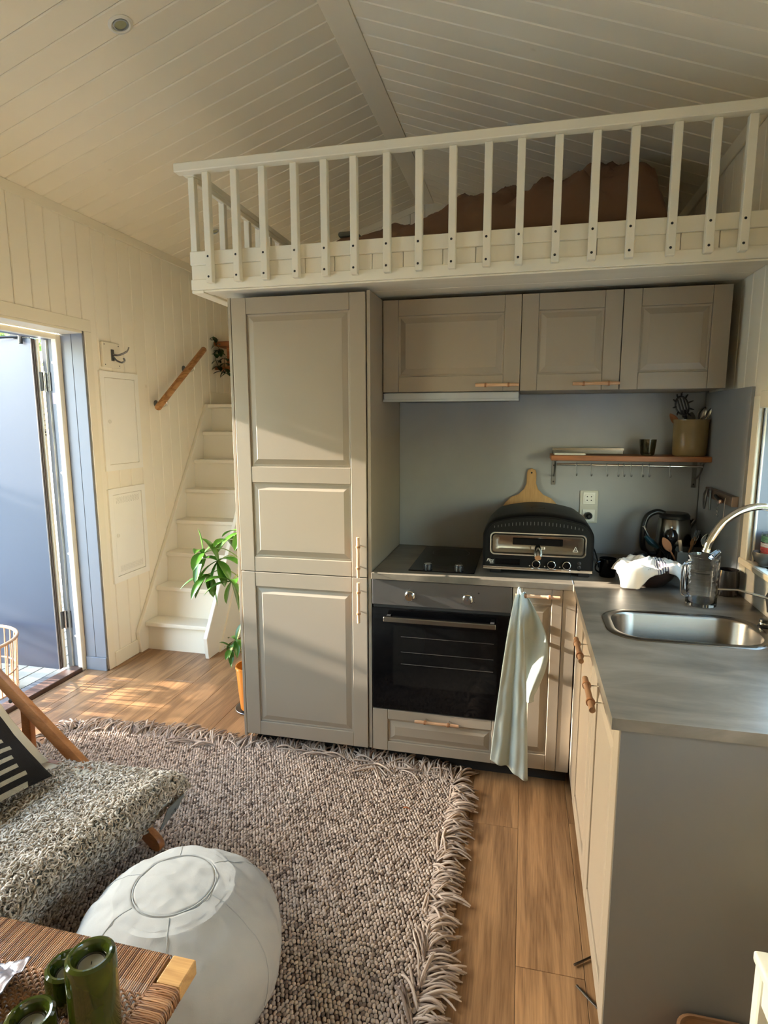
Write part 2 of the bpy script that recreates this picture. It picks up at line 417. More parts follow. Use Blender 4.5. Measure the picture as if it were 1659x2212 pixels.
# back gable and front gable with glazing
def gable(name, y0, y1, holes=()):
    m = MB()
    if not holes:
        m.prism([(XL-0.15, y0, -0.12), (XR+0.15, y0, -0.12), (XR+0.15, y0, ZER), (-0.2, y0, ZR+0.03), (XL-0.15, y0, ZE)], (0, y1-y0, 0))
    else:
        h = holes[0]
        m.box(XL-0.15, h[0], y0, y1, -0.12, h[3]); m.box(h[1], XR+0.15, y0, y1, -0.12, h[3])
        m.box(h[0], h[1], y0, y1, -0.12, h[2])
        m.prism([(XL-0.15, y0, h[3]), (XR+0.15, y0, h[3]), (XR+0.15, y0, ZER), (-0.2, y0, ZR+0.03), (XL-0.15, y0, ZE)], (0, y1-y0, 0))
    return struct(m.build(name, M_wallin))
gb = gable('wall_back', YB, YB+0.14); gable('wall_front', YF-0.14, YF)
x = XL+0.03
while x < XR-0.02:
    x1 = min(x+PITCH, XR); xm = (x+x1)/2
    zt = ZE+(xm-XL)*(ZR-ZE)/(XRL-XL) if xm < -0.2 else ZER+(XR-xm)*(ZR-ZER)/(XR-XRR)
    MB().box(x+0.0014, x1-0.0014, YB-0.012, YB, 0, min(zt, ZR)+0.0).build('wall_board', M_board, gb, bevel=0.0028); x = x1
# ceiling: two slopes of boards, ridge board
sl = (ZR-ZE)/(XRL-XL); sr = (ZR-ZER)/(XR-XRR)
cl_ = struct(MB().prism([(XL-0.15, YF-.14, ZE+0.014-0.15*sl), (XRL, YF-.14, ZR+0.014), (XRR, YF-.14, ZR+0.014), (XR+0.15, YF-.14, ZER+0.014-0.15*sr), (XR+0.15, YF-.14, ZER+0.2), (-0.2, YF-.14, ZR+0.25), (XL-0.15, YF-.14, ZE+0.2)], (0, YB-YF+.28, 0)).build('ceiling', M_wallin, fix=True))
y = 0.154
while y > -2.6: y -= PITCH
first = None
while y < YB:
    y1 = min(y+PITCH, YB)
    if first is None or y1-y < PITCH-0.001:
        def sb(x0, z0, x1, z1):
            return MB().prism([(x0, y+0.0016, z0), (x1, y+0.0016, z1), (x1, y+0.0016, z1+0.0135), (x0, y+0.0016, z0+0.0135)], (0, y1-y-0.0032, 0)).build('ceiling_board', M_ceil, cl_, bevel=0.0042, fix=True)
        a = sb(XL, ZE, XRL+0.002, ZR+0.0006); b = sb(XRR-0.002, ZR+0.0006, XR, ZER)
        if first is None: first = (a, b, y)
    else:
        for o in first[:2]: kid(o, cl_, (o.location.x, o.location.y+(y-first[2]), o.location.z))
    y += PITCH
struct(MB().prism([(XL, YF, ZE), (XRL, YF, ZR), (XRL, YF, ZR+.0135), (XL, YF, ZE+.0135)], (0, 2.0-0.01, 0)).prism([(XRR, YF, ZR), (XR, YF, ZER), (XR, YF, ZER+.0135), (XRR, YF, ZR+.0135)], (0, 2.0-0.01, 0)).build('trim_8', M_ceil, fix=True))
struct(MB().box(XRL-0.004, XRR+0.004, YF, YB, ZR-0.007, ZR+0.012).build('trim_3', M_ceil, bevel=0.002))
# slanting trims where the slopes meet the back gable
struct(MB().prism([(XL, YB-0.022, ZE), (XRL, YB-0.022, ZR), (XRL, YB-0.022, ZR-0.05), (XL, YB-0.022, ZE-0.05)], (0, 0.01, 0)).build('trim_4', M_trim, fix=True))
struct(MB().prism([(XR, YB-0.022, ZER), (XRR, YB-0.022, ZR), (XRR, YB-0.022, ZR-0.05), (XR, YB-0.022, ZER-0.05)], (0, 0.01, 0)).build('trim_5', M_trim, fix=True))
# partition walls behind the kitchen and beside the stairs
struct(MB().box(-0.66, XR, 0.0, 0.09, 0, 2.107).build('wall_kitchen', M_splash))
struct(MB().box(-0.66, -0.60, 0.09, YB-0.013, 0, 2.107).build('wall_hall', M_board))
struct(MB().prism([(-1.345, 0.46, 0), (-1.345, YB-0.014, 0), (-1.345, YB-0.014, 1.655), (-1.345, 1.50, 1.655)], (-0.012, 0, 0)).build('wall_stair', M_board, fix=True))
# baseboards
bl = struct(MB().box(XL, XL+0.012, 0.095, 0.33, 0, 0.095).box(XL, XL+0.012, -2.6, -0.92, 0, 0.095).build('baseboard_left', M_trim, bevel=0.003))
struct(MB().box(XL, XL+0.012, 1.44, YB-0.013, 1.69, 1.79).build('baseboard_landing', M_trim, bevel=0.002))
# ---- door_1
door = bpy.data.objects.new('door_1', None); COL.objects.link(door); door.location = (-2.04, -0.4, 0); struct(door)
D = lambda mb, n, m=M_jamb, **k: mb.build(n, m, door, **k)
D(MB().box(-1.965, -1.89, 0.022, 0.035, 0.085, 2.076), 'reveal_board', bevel=0.0015)
D(MB().box(-2.04, -1.967, 0.022, 0.035, 0.085, 2.076), 'reveal_board', bevel=0.0015)
D(MB().box(-2.04, -1.89, -0.85, 0.035, 2.062, 2.076), 'head_board', M_trim, bevel=0.0015)
D(MB().box(-2.04, -1.89, -0.85, -0.837, 0, 2.062), 'reveal_board', bevel=0.0015)
D(MB().box(-2.035, -1.888, 0.014, 0.024, 0.0, 0.085), 'reveal_baseboard', bevel=0.002)
D(MB().box(-1.89, -1.882, -0.92, 0.094, 2.076, 2.143), 'casing', M_trim, bevel=0.002)
D(MB().box(-1.89, -1.882, 0.036, 0.094, 0.0, 2.075), 'casing', M_trim, bevel=0.002)
D(MB().box(-1.89, -1.882, -0.92, -0.851, 0, 2.075), 'casing', M_trim, bevel=0.002)
D(MB().box(-2.075, -2.041, -0.012, 0.035, 0, 2.062), 'frame_stop', M_trim, bevel=0.003)
D(MB().box(-2.075, -2.041, -0.85, -0.81, 0, 2.062), 'frame_stop', M_trim, bevel=0.003)
D(MB().box(-2.075, -2.041, -0.809, -0.013, 2.03, 2.062), 'frame_head', M_trim, bevel=0.003)
D(MB().box(-2.16, -2.076, 0.004, 0.035, 0, 2.06), 'door_frame', M_jamb, bevel=0.002)
D(MB().box(-2.16, -2.076, -0.85, -0.825, 0, 2.06), 'door_frame', M_jamb, bevel=0.002)
D(MB().box(-2.16, -2.076, -0.824, 0.003, 2.035, 2.06), 'door_frame', M_jamb, bevel=0.002)
def seal(n):
    pts = [(-2.118+0.0015*math.sin(i*0.7), 0.002+0.0015*math.sin(i*1.3), 0.02+i*0.067) for i in range(31)]
    D(MB().tube(pts, 0.0105, 8, flat=0.5), n, m_plain('silver_seal', rgb(190, 192, 186), 0.3, 0.7, var=0.25), smooth=True)
seal('weather_seal')
D(MB().box(-2.13, -2.046, -0.82, 0.02, -0.06, 0.022), 'threshold', m_wood('threshold_wood', rgb(70, 50, 42), rgb(112, 84, 70), 1, 2.0), bevel=0.003)
D(MB().box(-2.20, -2.131, -0.85, 0.035, -0.06, 0.006), 'sill_plate', m_plain('sill_metal', rgb(120, 128, 138), 0.35, 0.7), bevel=0.002)
leaf = D(MB().box(-3.02, -2.165, -0.068, -0.018, 0.02, 2.035), 'door_leaf', m_paint('door_leaf_paint', rgb(62, 70, 86), 0.4), bevel=0.003)
MB().box(-2.166, -2.160, -0.070, -0.062, 0.02, 2.03).box(-2.166, -2.160, -0.056, -0.050, 0.02, 2.03).box(-2.166, -2.161, -0.044, -0.040, 0.02, 2.03).build('edge_seal', m_plain('seal_grey', rgb(120, 112, 108), 0.6), leaf)
MB().box(-2.166, -2.150, -0.038, -0.019, 0.02, 2.03).build('hinge_stile', M_trim, leaf, bevel=0.001)
for z in (0.33, 1.79):
    hg = D(MB().box(-2.150, -2.146, -0.040, -0.004, z-0.055, z+0.055).box(-2.145, -2.108, -0.004, 0.0035, z-0.055, z+0.055), 'hinge', M_steelflat, bevel=0.0015)
    MB().lathe([(0.007, z-0.06), (0.007, z+0.06)], (-2.140, -0.012, 0), 10).build('hinge_pin', M_chrome, hg, smooth=True)
    for dz in (-0.035, 0, 0.035): MB().lathe([(0.0045, 0), (0.003, 0.0015)], (-2.122, -0.004, z+dz), 8, Matrix.Rotation(H2, 3, 'X')).build('screw', M_dark, hg)
D(MB().box(-2.105, -2.080, 0.0015, 0.0045, 1.66, 1.725), 'rating_label', m_plain('pink_label', rgb(196, 160, 164), 0.6))
lb = D(MB().box(-2.1505, -2.1492, -0.036, -0.022, 1.46, 1.63), 'paper_label', m_plain('paper_white', rgb(232, 228, 212), 0.6))
for k, (a, b) in enumerate(((1.475, 1.482), (1.49, 1.50), (1.505, 1.51), (1.535, 1.538), (1.56, 1.563), (1.60, 1.602))):
    MB().box(-2.1493, -2.1488, -0.034, -0.024, a, b).build('print_line', M_dark, lb)
D(MB().tube([(-2.20, -0.075, 2.045), (-2.26, -0.08, 2.040), (-2.55, -0.20, 2.025)], 0.008, 8), 'closer_arm', M_black, smooth=True)
D(MB().box(-2.29, -2.14, -0.085, -0.045, 2.038, 2.058).lathe([(0.012, 2.0), (0.012, 2.05)], (-2.215, -0.085, 0), 10), 'closer_bracket', M_blackpl, bevel=0.002)
for zz in (0.22, 0.75, 1.25, 1.9): D(MB().lathe([(0.009, 0), (0.006, 0.003)], (-2.09, 0.004, zz), 10, Matrix.Rotation(H2, 3, 'X')), 'cover_cap', M_white, smooth=True)
# ---- windows
def window(name, x0, x1, y0, y1, z0, z1, wall_x, mull, parts_mat=M_trim, casing=True, out=1):
    w = bpy.data.objects.new(name, None); COL.objects.link(w); w.location = ((x0+x1)/2, (y0+y1)/2, z0); struct(w)
    fw = 0.045
    for a in ((y0, y1, z0, z0+fw), (y0, y1, z1-fw, z1), (y0, y0+fw, z0+fw, z1-fw), (y1-fw, y1, z0+fw, z1-fw)):
        MB().box(x0, x1, *a).build('window_frame', parts_mat, w, bevel=0.003)
    for my in mull: MB().box(x0, x1, my-0.02, my+0.02, z0+fw, z1-fw).build('mullion', parts_mat, w, bevel=0.003)
    xm = (x0+x1)/2
    MB().box(xm-0.003, xm+0.003, y0+fw, y1-fw, z0+fw, z1-fw).build('pane', m_pane(), w)
    return w
window('window_2', -2.02, -1.96, -2.95, -1.05, 0.95, 2.2, 0, [-2.0])
w1 = window('window_1', 1.535, 1.585, -2.62, -0.672, 1.05, 1.60, 0, [-1.7])
MB().box(XR, XR-0.014, -0.612, -0.672, 1.0, 1.645).build('casing', M_trim, w1, bevel=0.003)
MB().box(XR, XR-0.014, -2.68, -0.672, 1.60, 1.66).build('casing', M_trim, w1, bevel=0.003)
MB().box(XR, XR-0.014, -2.68, -2.62, 1.05, 1.60).build('casing', M_trim, w1, bevel=0.003)
MB().box(XR-0.02, 1.535, -2.68, -0.612, 1.026, 1.05).build('window_sill', M_trim, w1, bevel=0.004)
MB().box(XR, 1.535, -0.685, -0.672, 1.05, 1.60).build('reveal_board', M_jamb, w1, bevel=0.001)
# ================================================================ OUTSIDE
M_deck = m_wood('deck_board_grey', rgb(32, 33, 35), rgb(60, 62, 64), 1, 1.5, 0.6)
gr = MB().box(-40, 40, -40, 40, -0.5, -0.3).build('ground', m_plain('pale_bounce_ground', rgb(204, 201, 196), 0.95, var=0.08)); struct(gr)  # unseen ground, made pale as a reflector throwing light up to the ceiling
deck = thing('deck', 'grey timber deck outside the open front door', 'deck', (-3.3, -0.4, -0.06))
x = -4.6
while x < -2.22:
    MB().box(x+0.003, x+0.117, -2.5, 1.6, -0.09, -0.06).build('deck_board', M_deck, deck, bevel=0.003); x += 0.12
MB().box(-4.6, -2.21, -2.45, 1.55, -0.29, -0.10).build('deck_joists', M_dark, deck)
matm = thing('doormat', 'black woven doormat lying on the deck by the threshold', 'doormat', (-2.42, -0.95, -0.06))
mm = MB(); 
for k in range(22): mm.box(-2.62+k*0.018, -2.612+k*0.018, -1.25, -0.76, -0.06, -0.052)
for k in range(14): mm.box(-2.62, -2.236, -1.25+k*0.0375, -1.242+k*0.0375, -0.058, -0.050)
mm.build('mat_grid', M_black, matm)
def leafmass(name, pts, size, mat, parent, droop=0.5):
    n = len(pts); bv = [(0, 0, 0), (0.5, 0.28, 0.06), (1, 0, 0), (0.5, -0.28, 0.06)]; bf = [(0, 1, 2, 3)]
    q = rng.normal(size=(n, 4)); q /= np.linalg.norm(q, axis=1)[:, None]; a, b, c, d = q.T
    R = np.stack([np.stack([1-2*(c*c+d*d), 2*(b*c-a*d), 2*(b*d+a*c)], 1), np.stack([2*(b*c+a*d), 1-2*(b*b+d*d), 2*(c*d-a*b)], 1), np.stack([2*(b*d-a*c), 2*(c*d+a*b), 1-2*(b*b+c*c)], 1)], 1)
    s = size*(0.7+0.6*rng.random((n, 1)))*np.ones((1, 3))
    return mass(name, bv, bf, np.array(pts), R, s, mat, parent, rng.random(n))
M_hedge = m_attr('hedge_leaves', rgb(58, 80, 36), rgb(92, 116, 52), rgb(138, 158, 78), 0.6, 0.0)
hb = thing('hedge', 'clipped green hedge standing on open stems beyond the deck', 'hedge', (-6.1, -0.5, -0.3))
n = 6500; P = np.stack([-6.45+0.7*rng.random(n), -2.6+4.6*rng.random(n), 1.55+0.70*rng.random(n)], 1); q = 2300; P = np.concatenate([P, np.stack([-6.4+0.6*rng.random(q), -2.6+4.6*rng.random(q), -0.2+1.8*rng.random(q)], 1)])
P[:, 2] += 0.03*np.sin(P[:, 1]*3.1)
leafmass('foliage', P, 0.11, M_hedge, hb)['kind'] = 'stuff'
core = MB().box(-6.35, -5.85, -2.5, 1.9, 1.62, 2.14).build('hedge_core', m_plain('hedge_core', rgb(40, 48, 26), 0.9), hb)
def tree(nm, label, cx, cy, h, r, nl, lo=0.3):
    t = thing(nm, label, 'tree', (cx, cy, -0.3))
    MB().tube([(cx, cy, -0.3), (cx+0.05, cy, h*0.4), (cx, cy+0.05, h*0.85)], [0.13, 0.1, 0.04], 8).build('trunk', m_plain('bark', rgb(90, 76, 60), 0.9), t, smooth=True)
    d = rng.normal(size=(nl, 3)); d /= np.linalg.norm(d, axis=1)[:, None]; rad = rng.random(nl)**0.45
    P = np.array([cx, cy, (h+lo)/2])+d*rad[:, None]*np.array([r, r, (h-lo)/2])
    leafmass('foliage', P, 0.17, M_hedge, t)['kind'] = 'stuff'
tree('tree', 'leafy green tree showing above the open door leaf', -7.6, 4.2, 6.5, 1.9, 7000, 1.8)
for k in range(6): MB().tube([(-6.1, -2.3+k*0.8, -0.3), (-6.1, -2.28+k*0.8, 1.66)], 0.03, 7).build('hedge_stem', m_plain('bark', rgb(90, 76, 60), 0.9), hb)
fn = thing('garden_screen', 'sage beige board screen outside the window over the sink', 'fence', (3.0, -1.6, -0.3))
for k in range(66): MB().box(3.0, 3.03, -2.8+k*0.15, -2.655+k*0.15, -0.3, 2.05+0.0*k).build('screen_board', m_plain('sage_beige_paint', rgb(128, 124, 96), 0.8), fn, bevel=0.003)
nh = thing('sun_block_house', 'unseen grey house block added to keep the sun off the left window', 'house', (-16.5, -6.8, -0.3))  # added out of view, blocks direct sun through the left wall window
MB().box(-19.5, -14.0, -12.0, -1.78, -0.3, 6.1).build('walls', m_plain('grey_render', rgb(150, 146, 138), 0.9), nh)
MB().prism([(-19.8, -12.3, 6.1), (-13.7, -12.3, 6.1), (-16.75, -12.3, 7.4)], (0, 10.52, 0)).build('roof', m_plain('roof_slate', rgb(70, 68, 66), 0.8), nh, fix=True)
for wy in (-10.2, -7.6, -4.9):
    for wz in (0.9, 3.6):
        f_ = MB().box(-14.0, -13.94, wy, wy+1.3, wz, wz+1.3).build('window', M_trim, nh)
        MB().box(-13.94, -13.93, wy+0.1, wy+1.2, wz+0.1, wz+1.2).build('pane', M_blackgl, f_)
# ================================================================ LOFT, RAILING, STAIRS
XL0, ZL0, ZL1, YL = -0.77, 2.107, 2.262, -0.66
loft = thing('loft_platform', 'cream painted sleeping loft platform above the kitchen cabinets', 'loft', (0.34, 0.6, ZL0))
MB().box(XL0+0.02, XR, YL+0.02, YB-0.015, ZL0+0.012, 2.235).build('platform_core', M_wallin, loft)
MB().box(XL0, XR-0.001, YL-0.004, YL+0.018, 2.208, ZL1).build('upper_fascia_board', M_rail, loft, bevel=0.002)
MB().box(XL0, XR-0.001, YL-0.004, YL+0.018, ZL0, 2.150).build('lower_fascia_board', M_rail, loft, bevel=0.002)
x = XL0
for i, w in enumerate([0.075]+[0.155, 0.125]*9):
    x1 = min(x+w, XR-0.001)
    if x1 > x+0.01: MB().box(x+0.0012, x1-0.0012, YL+0.004, YL+0.018, 2.150, 2.208).build('recessed_panel', M_rail, loft, bevel=0.0015)
    x = x1
MB().box(XL0-0.004, XL0+0.018, YL+0.02, YB-0.013, ZL0-0.0, ZL1).build('side_fascia_board', M_rail, loft, bevel=0.002)
MB().box(XL0+0.0, XL0+0.055, YL, YB-0.013, ZL0-0.012, ZL0-0.0005).build('underside_trim', M_trim, loft, bevel=0.002)
MB().box(XL0+0.056, XR-0.001, YL, YL+0.07, ZL0-0.008, ZL0-0.0005).build('underside_trim', M_trim, loft, bevel=0.002)
y = YL+0.071
while y < YB-0.05:
    y1 = min(y+PITCH, YB-0.014); MB().box(XL0+0.056, XR-0.001, y+0.001, y1-0.001, ZL0-0.004, ZL0+0.011).build('underside_board', M_board, loft, bevel=0.002); y = y1
rail = thing('loft_railing', 'cream slatted wooden railing along the edge of the sleeping loft', 'railing', (0.34, YL-0.02, 2.13))
MB().beam((-0.795, -0.695, 2.574), (XR-0.002, -0.695, 2.574), 0.034, 0.045).build('handrail', M_rail, rail, bevel=0.003)
MB().beam((-0.755, -0.672, 2.571), (-0.755, YB-0.014, 2.571), 0.028, 0.05).build('side_handrail', M_rail, rail, bevel=0.003)
MB().beam((-0.742, -0.64, 2.545), (-0.742, YB-0.014, 2.545), 0.022, 0.02).build('side_underrail', M_rail, rail, bevel=0.002)
for i, bx in enumerate((-.669, -.547, -.419, -.291, -.165, -.041, .083, .213, .340, .464, .588, .714, .839, .972, 1.100, 1.224, 1.335)):
    bx += 0.004*math.sin(i*2.3)
    b = MB().box(bx-0.014, bx+0.014, -0.694, YL-0.005, 2.128, 2.557).build('baluster', M_rail, rail, bevel=0.002)
    for z in (2.152, 2.232): MB().lathe([(0.0048, 0), (0.0035, 0.0012)], (bx-0.002, -0.694, z), 8, Matrix.Rotation(H2, 3, 'X')).build('screw', M_dark, b)
for k in range(14):
    y = -0.645+0.127*k
    if k in (1,): continue
    MB().box(-0.766, -0.738, y-0.014, y+0.014, 2.2628, 2.556).build('side_baluster', M_rail, rail, bevel=0.002)
# bedding
matt = thing('mattress', 'off white mattress on the loft, mostly hidden by the brown duvet', 'mattress', (0.6, 0.35, 2.2625))
MB().box(-0.30, 1.38, -0.1, 1.75, 2.2355, 2.40).build('mattress_body', linen('mattress_ticking', rgb(222, 216, 200)), matt, bevel=0.03, segs=3, smooth=True)
def duvet():
    prof = [(-0.33, 0.03), (-0.24, 0.075), (-0.12, 0.10), (0.02, 0.16), (0.16, 0.21), (0.28, 0.27), (0.40, 0.285), (0.52, 0.33), (0.62, 0.30), (0.74, 0.32), (0.86, 0.37), (0.98, 0.38), (1.08, 0.365), (1.15, 0.31), (1.19, 0.20), (1.205, 0.06)]
    from mathutils import noise
    def hz(x):
        for (a, p), (b, q) in zip(prof, prof[1:]):
            if a <= x <= b: t = (x-a)/(b-a); t = t*t*(3-2*t); return p+(q-p)*t
        return 0.02
    def f(u, v):
        x = -0.33+1.535*u; y = -0.12+0.92*v
        e = (math.sin(math.pi*min(max(v, 0), 1)) ** 0.45) if 0 < v < 1 else 0
        h = hz(x)*e*(0.86+0.14*math.cos((v-0.4)*3))
        w = noise.noise(Vector((x*5, y*4, 1)))*0.05+noise.noise(Vector((x*9, y*7, 8)))*0.035+abs(noise.noise(Vector((x*9+y*6, y*9-x*5, 4))))*-0.05+noise.noise(Vector((x*20, y*16, 2)))*0.028
        fold = -0.075*math.exp(-((x-0.57-0.5*(y-0.1))**2)/0.0012)-0.055*math.exp(-((x-0.83+0.7*(y-0.1))**2)/0.0009)
        h2 = h+(w+fold)*e
        return (x+0.02*noise.noise(Vector((y*6, h*5, 0))), y-0.03*math.sin(h*8), 2.4115+max(h2, 0.001)+ (0.0))
    m = MB().grid(f, 110, 60)
    o = m.build('duvet', linen('brown_linen', rgb(122, 94, 76), 700, 14), smooth=True)
    s = o.modifiers.new('thickness', 'SOLIDIFY'); s.thickness = 0.01; s.offset = -1
    for p in o.data.polygons: p.use_smooth = True
    tag(o, 'crumpled dark brown duvet heaped on the loft mattress', 'duvet')
duvet()
def cushion(name, label, cat, M, sx, sy, th, mat, nu=26, seam=True, pinch=0.08, parent=None, wr=0.006):
    from mathutils import noise
    m = MB()
    for sgn in (1, -1):
        def f(u, v):
            a, b = 2*u-1, 2*v-1
            px = a*sx/2*(1-pinch*(1-b*b)*0+pinch*0.6*(abs(b)**2)*0-pinch*(1-abs(a))*0); 
            px = a*sx/2*(1-pinch*(1-abs(b)**2)*abs(a)**3); py = b*sy/2*(1-pinch*(1-abs(a)**2)*abs(b)**3)
            h = ((1-a**4)*(1-b**4))**0.6*th/2
            h += noise.noise(Vector((px*14, py*14, sgn)))*wr*min(1, h*30)
            return M @ Vector((px, py, sgn*h))
        n0 = len(m.v); m.grid(f, nu, nu)
        if sgn == -1: m.f = [fc if min(fc) < n0 else fc[::-1] for fc in m.f]
    o = m.build(name, mat, parent, smooth=True)
    bm = bmesh.new(); bm.from_mesh(o.data); bmesh.ops.remove_doubles(bm, verts=bm.verts, dist=1e-5); bm.to_mesh(o.data); bm.free()
    if parent is None: tag(o, label, cat)
    return o
cushion('pillow', 'pale pillow lying at the left end of the loft bed', 'pillow', Matrix.Translation((-0.12, 1.25, 2.49)) @ Matrix.Rotation(0.3, 4, 'Z'), 0.5, 0.45, 0.15, linen('pillow_cotton', rgb(214, 210, 200)))
tb = MB().box(-0.298, -0.20, -0.09, 0.60, 2.4505, 2.475).build('blanket', linen('green_grey_linen', rgb(104, 104, 92)), bevel=0.01, segs=2, smooth=True)
tag(tb, 'grey green folded blanket at the left foot of the loft bed', 'blanket')
# ceiling lights
def downlight(px, py, side, label):
    z = ZE+(px-XL)*sl if side < 0 else ZER+(XR-px)*sr
    ang = math.atan(sl) if side < 0 else -math.atan(sr)
    R = Matrix.Rotation(-ang, 3, 'Y')
    t = thing('ceiling_light', label, 'light', (px, py, z))
    MB().lathe([(0.046, 0.004), (0.046, -0.003), (0.036, -0.007), (0.031, -0.004), (0.030, 0.003)], (px, py, z), 32, R, closed=True).build('trim_ring', M_white, t, smooth=True)
    MB().lathe([(0.0285, 0.003), (0.0285, -0.005), (0.0235, -0.006), (0.0225, 0.003)], (px, py, z), 28, R, closed=True).build('inner_ring', M_alu, t, smooth=True)
    MB().lathe([(0.0225, 0.002), (0.0215, -0.002), (0.001, -0.003)], (px, py, z), 24, R).build('lamp_lens', m_plain('lamp_lens', rgb(170, 168, 132), 0.15, var=0.15), t, smooth=True)
downlight(-0.917, -0.83, -1, 'round white recessed ceiling light on the left slope near the front')
downlight(-1.505, 0.93, -1, 'small round ceiling light low on the left slope, seen between the loft side balusters')
downlight(0.53, 0.30, 1, 'round ceiling light on the right slope just above the loft handrail')
# staircase
st = thing('staircase', 'steep cream painted wooden staircase beside the left wall', 'staircase', (-1.61, 0.9, 0))
for xa, xb in ((-1.889, -1.862), (-1.385, -1.357)):
    MB().prism([(xa, 0.335, 0), (xa, 0.318, 0.145), (xa, 1.352, 1.690), (xa, 1.62, 1.690), (xa, 0.60, 0.0)], (xb-xa, 0, 0)).build('stringer', M_stair, st, bevel=0.003, fix=True)
for k in range(7):
    y = 0.385+0.1445*k; z = 0.20+0.2125*k
    MB().box(-1.8605, -1.3865, y, y+0.175, z-0.028, z).build('tread', M_stair, st, bevel=0.004, segs=2)
for k in range(8):
    y = 0.395+0.1445*(k-1)+0.14; z0 = 0.20+0.2125*(k-1); z1 = z0+0.2125-0.0285
    if k == 0: z0 = 0.0; y = 0.41
    if k == 7: z1 = 1.661
    MB().prism([(-1.8615, y, z0+0.0005), (-1.8615, y+0.012, z0+0.0005), (-1.8615, y+0.027, z1), (-1.8615, y+0.015, z1)], (0.4760, 0, 0)).build('riser', M_stair, st, fix=True)
MB().box(-1.888, -0.662, 1.36, YB-0.0135, 1.662, 1.69).build('landing', M_stair, st, bevel=0.003)
# handrail on the left wall
hr = thing('stair_handrail', 'short round pine handrail sloping up the left wall above the stairs', 'handrail', (-1.80, 0.9, 1.62))
a, b = Vector((-1.80, 0.585, 1.645)), Vector((-1.80, 1.235, 2.105)); d = (b-a).normalized()
MB().tube([a, a+d*0.006, b-d*0.006, b], [0.019, 0.0225, 0.0225, 0.019], 20).build('rail', M_pine, hr, smooth=True)
for t in (0.16, 0.74):
    p = a.lerp(b, t)
    q = MB().tube(catmull([p+Vector((0, 0.004, -0.024)), p+Vector((-0.005, 0.01, -0.05)), p+Vector((-0.045, 0.012, -0.062)), Vector((-1.888, p.y+0.012, p.z-0.04))], 5), 0.0055, 10).build('bracket', M_chrome, hr, smooth=True)
    MB().lathe([(0.024, 0), (0.024, 0.004), (0.01, 0.008)], (-1.8895, p.y+0.012, p.z-0.04), 18, Matrix.Rotation(H2, 3, 'Y')).build('wall_plate', M_steelflat, q, smooth=True)
# coat hook on a board
hk = thing('coat_hook', 'dark metal double coat hook screwed to a white square board', 'hook', (-1.885, 0.245, 1.90))
MB().box(-1.889, -1.868, 0.165, 0.325, 1.885, 2.035).build('backing_board', M_trim, hk, bevel=0.003)
MB().box(-1.868, -1.8625, 0.235, 0.262, 1.925, 1.995).build('hook_plate', M_steelflat, hk, bevel=0.01, segs=3)
MB().tube(catmull([(-1.865, 0.249, 1.965), (-1.835, 0.265, 1.962), (-1.795, 0.29, 1.985), (-1.785, 0.30, 2.012)], 6), [0.006]*13+[0.004]*6, 8).build('upper_prong', M_steelflat, hk, smooth=True)
MB().tube(catmull([(-1.865, 0.249, 1.955), (-1.85, 0.262, 1.93), (-1.825, 0.275, 1.918), (-1.81, 0.285, 1.93), (-1.815, 0.28, 1.945)], 5), 0.0055, 8).build('lower_prong', M_steelflat, hk, smooth=True)
for yy, zz in ((0.18, 1.9), (0.31, 1.9), (0.18, 2.02), (0.31, 2.02)): MB().lathe([(0.004, 0), (0.003, 0.001)], (-1.868, yy, zz), 8, Matrix.Rotation(H2, 3, 'Y')).build('screw', M_dark, hk)
# electric cabinets
def ecab(label, y0, y1, z0, z1, vents):
    t = thing('distribution_cabinet', label, 'electric cabinet', (-1.885, (y0+y1)/2, z0))
    X = -1.8895
    fr = MB()
    for a in ((y0, y1, z0, z0+0.038), (y0, y1, z1-0.038, z1), (y0, y0+0.038, z0+0.038, z1-0.038), (y1-0.038, y1, z0+0.038, z1-0.038)): fr.box(X, X+0.012, *a)
    fr.build('frame', M_whitem, t)
    d = MB().box(X, X+0.010, y0+0.041, y1-0.041, z0+0.041, z1-0.041).build('cabinet_door', M_whitem, t, bevel=0.0012)
    MB().lathe([(0.013, 0), (0.013, 0.0015), (0.011, 0.002), (0.011, 0.0005), (0.002, 0.0005)], (X+0.010, y0+0.065, (z0+z1)/2), 20, Matrix.Rotation(H2, 3, 'Y')).build('latch', M_white, d, smooth=True)
    if vents:
        v = MB()
        for zc in (z0+0.08, z1-0.08):
            for i in range(22):
                for j in range(5):
                    yy = y0+0.07+i*(y1-y0-0.14)/21; zz = zc-0.016+j*0.008+(0.004 if i % 2 else 0); v.box(X+0.0098, X+0.0103, yy-0.0016, yy+0.0016, zz-0.0014, zz+0.0014)
        v.build('vent_holes', m_plain('vent_shadow', rgb(150, 146, 134), 0.8), d)['kind'] = 'stuff'
ecab('white metal electric cabinet under the coat hook, upper of two', 0.133, 0.500, 1.250, 1.862, False)
ecab('white perforated metal cabinet on the left wall, lower of two', 0.135, 0.500, 0.533, 1.137, True)
# plant shelf over the landing
sh = thing('wooden_wall_box', 'brown wooden box frame hanging above the stair landing', 'wall shelf', (-1.82, 1.65, 1.975))
MB().box(-1.8885, -1.752, 1.55, 1.75, 2.166, 2.203).build('top_panel', M_shelfw, sh, bevel=0.002)
MB().box(-1.776, -1.752, 1.55, 1.75, 2.000, 2.1655).build('side_panel', M_shelfw, sh, bevel=0.002)
MB().box(-1.8885, -1.752, 1.55, 1.75, 1.975, 1.9995).build('bottom_panel', M_shelfw, sh, bevel=0.002)
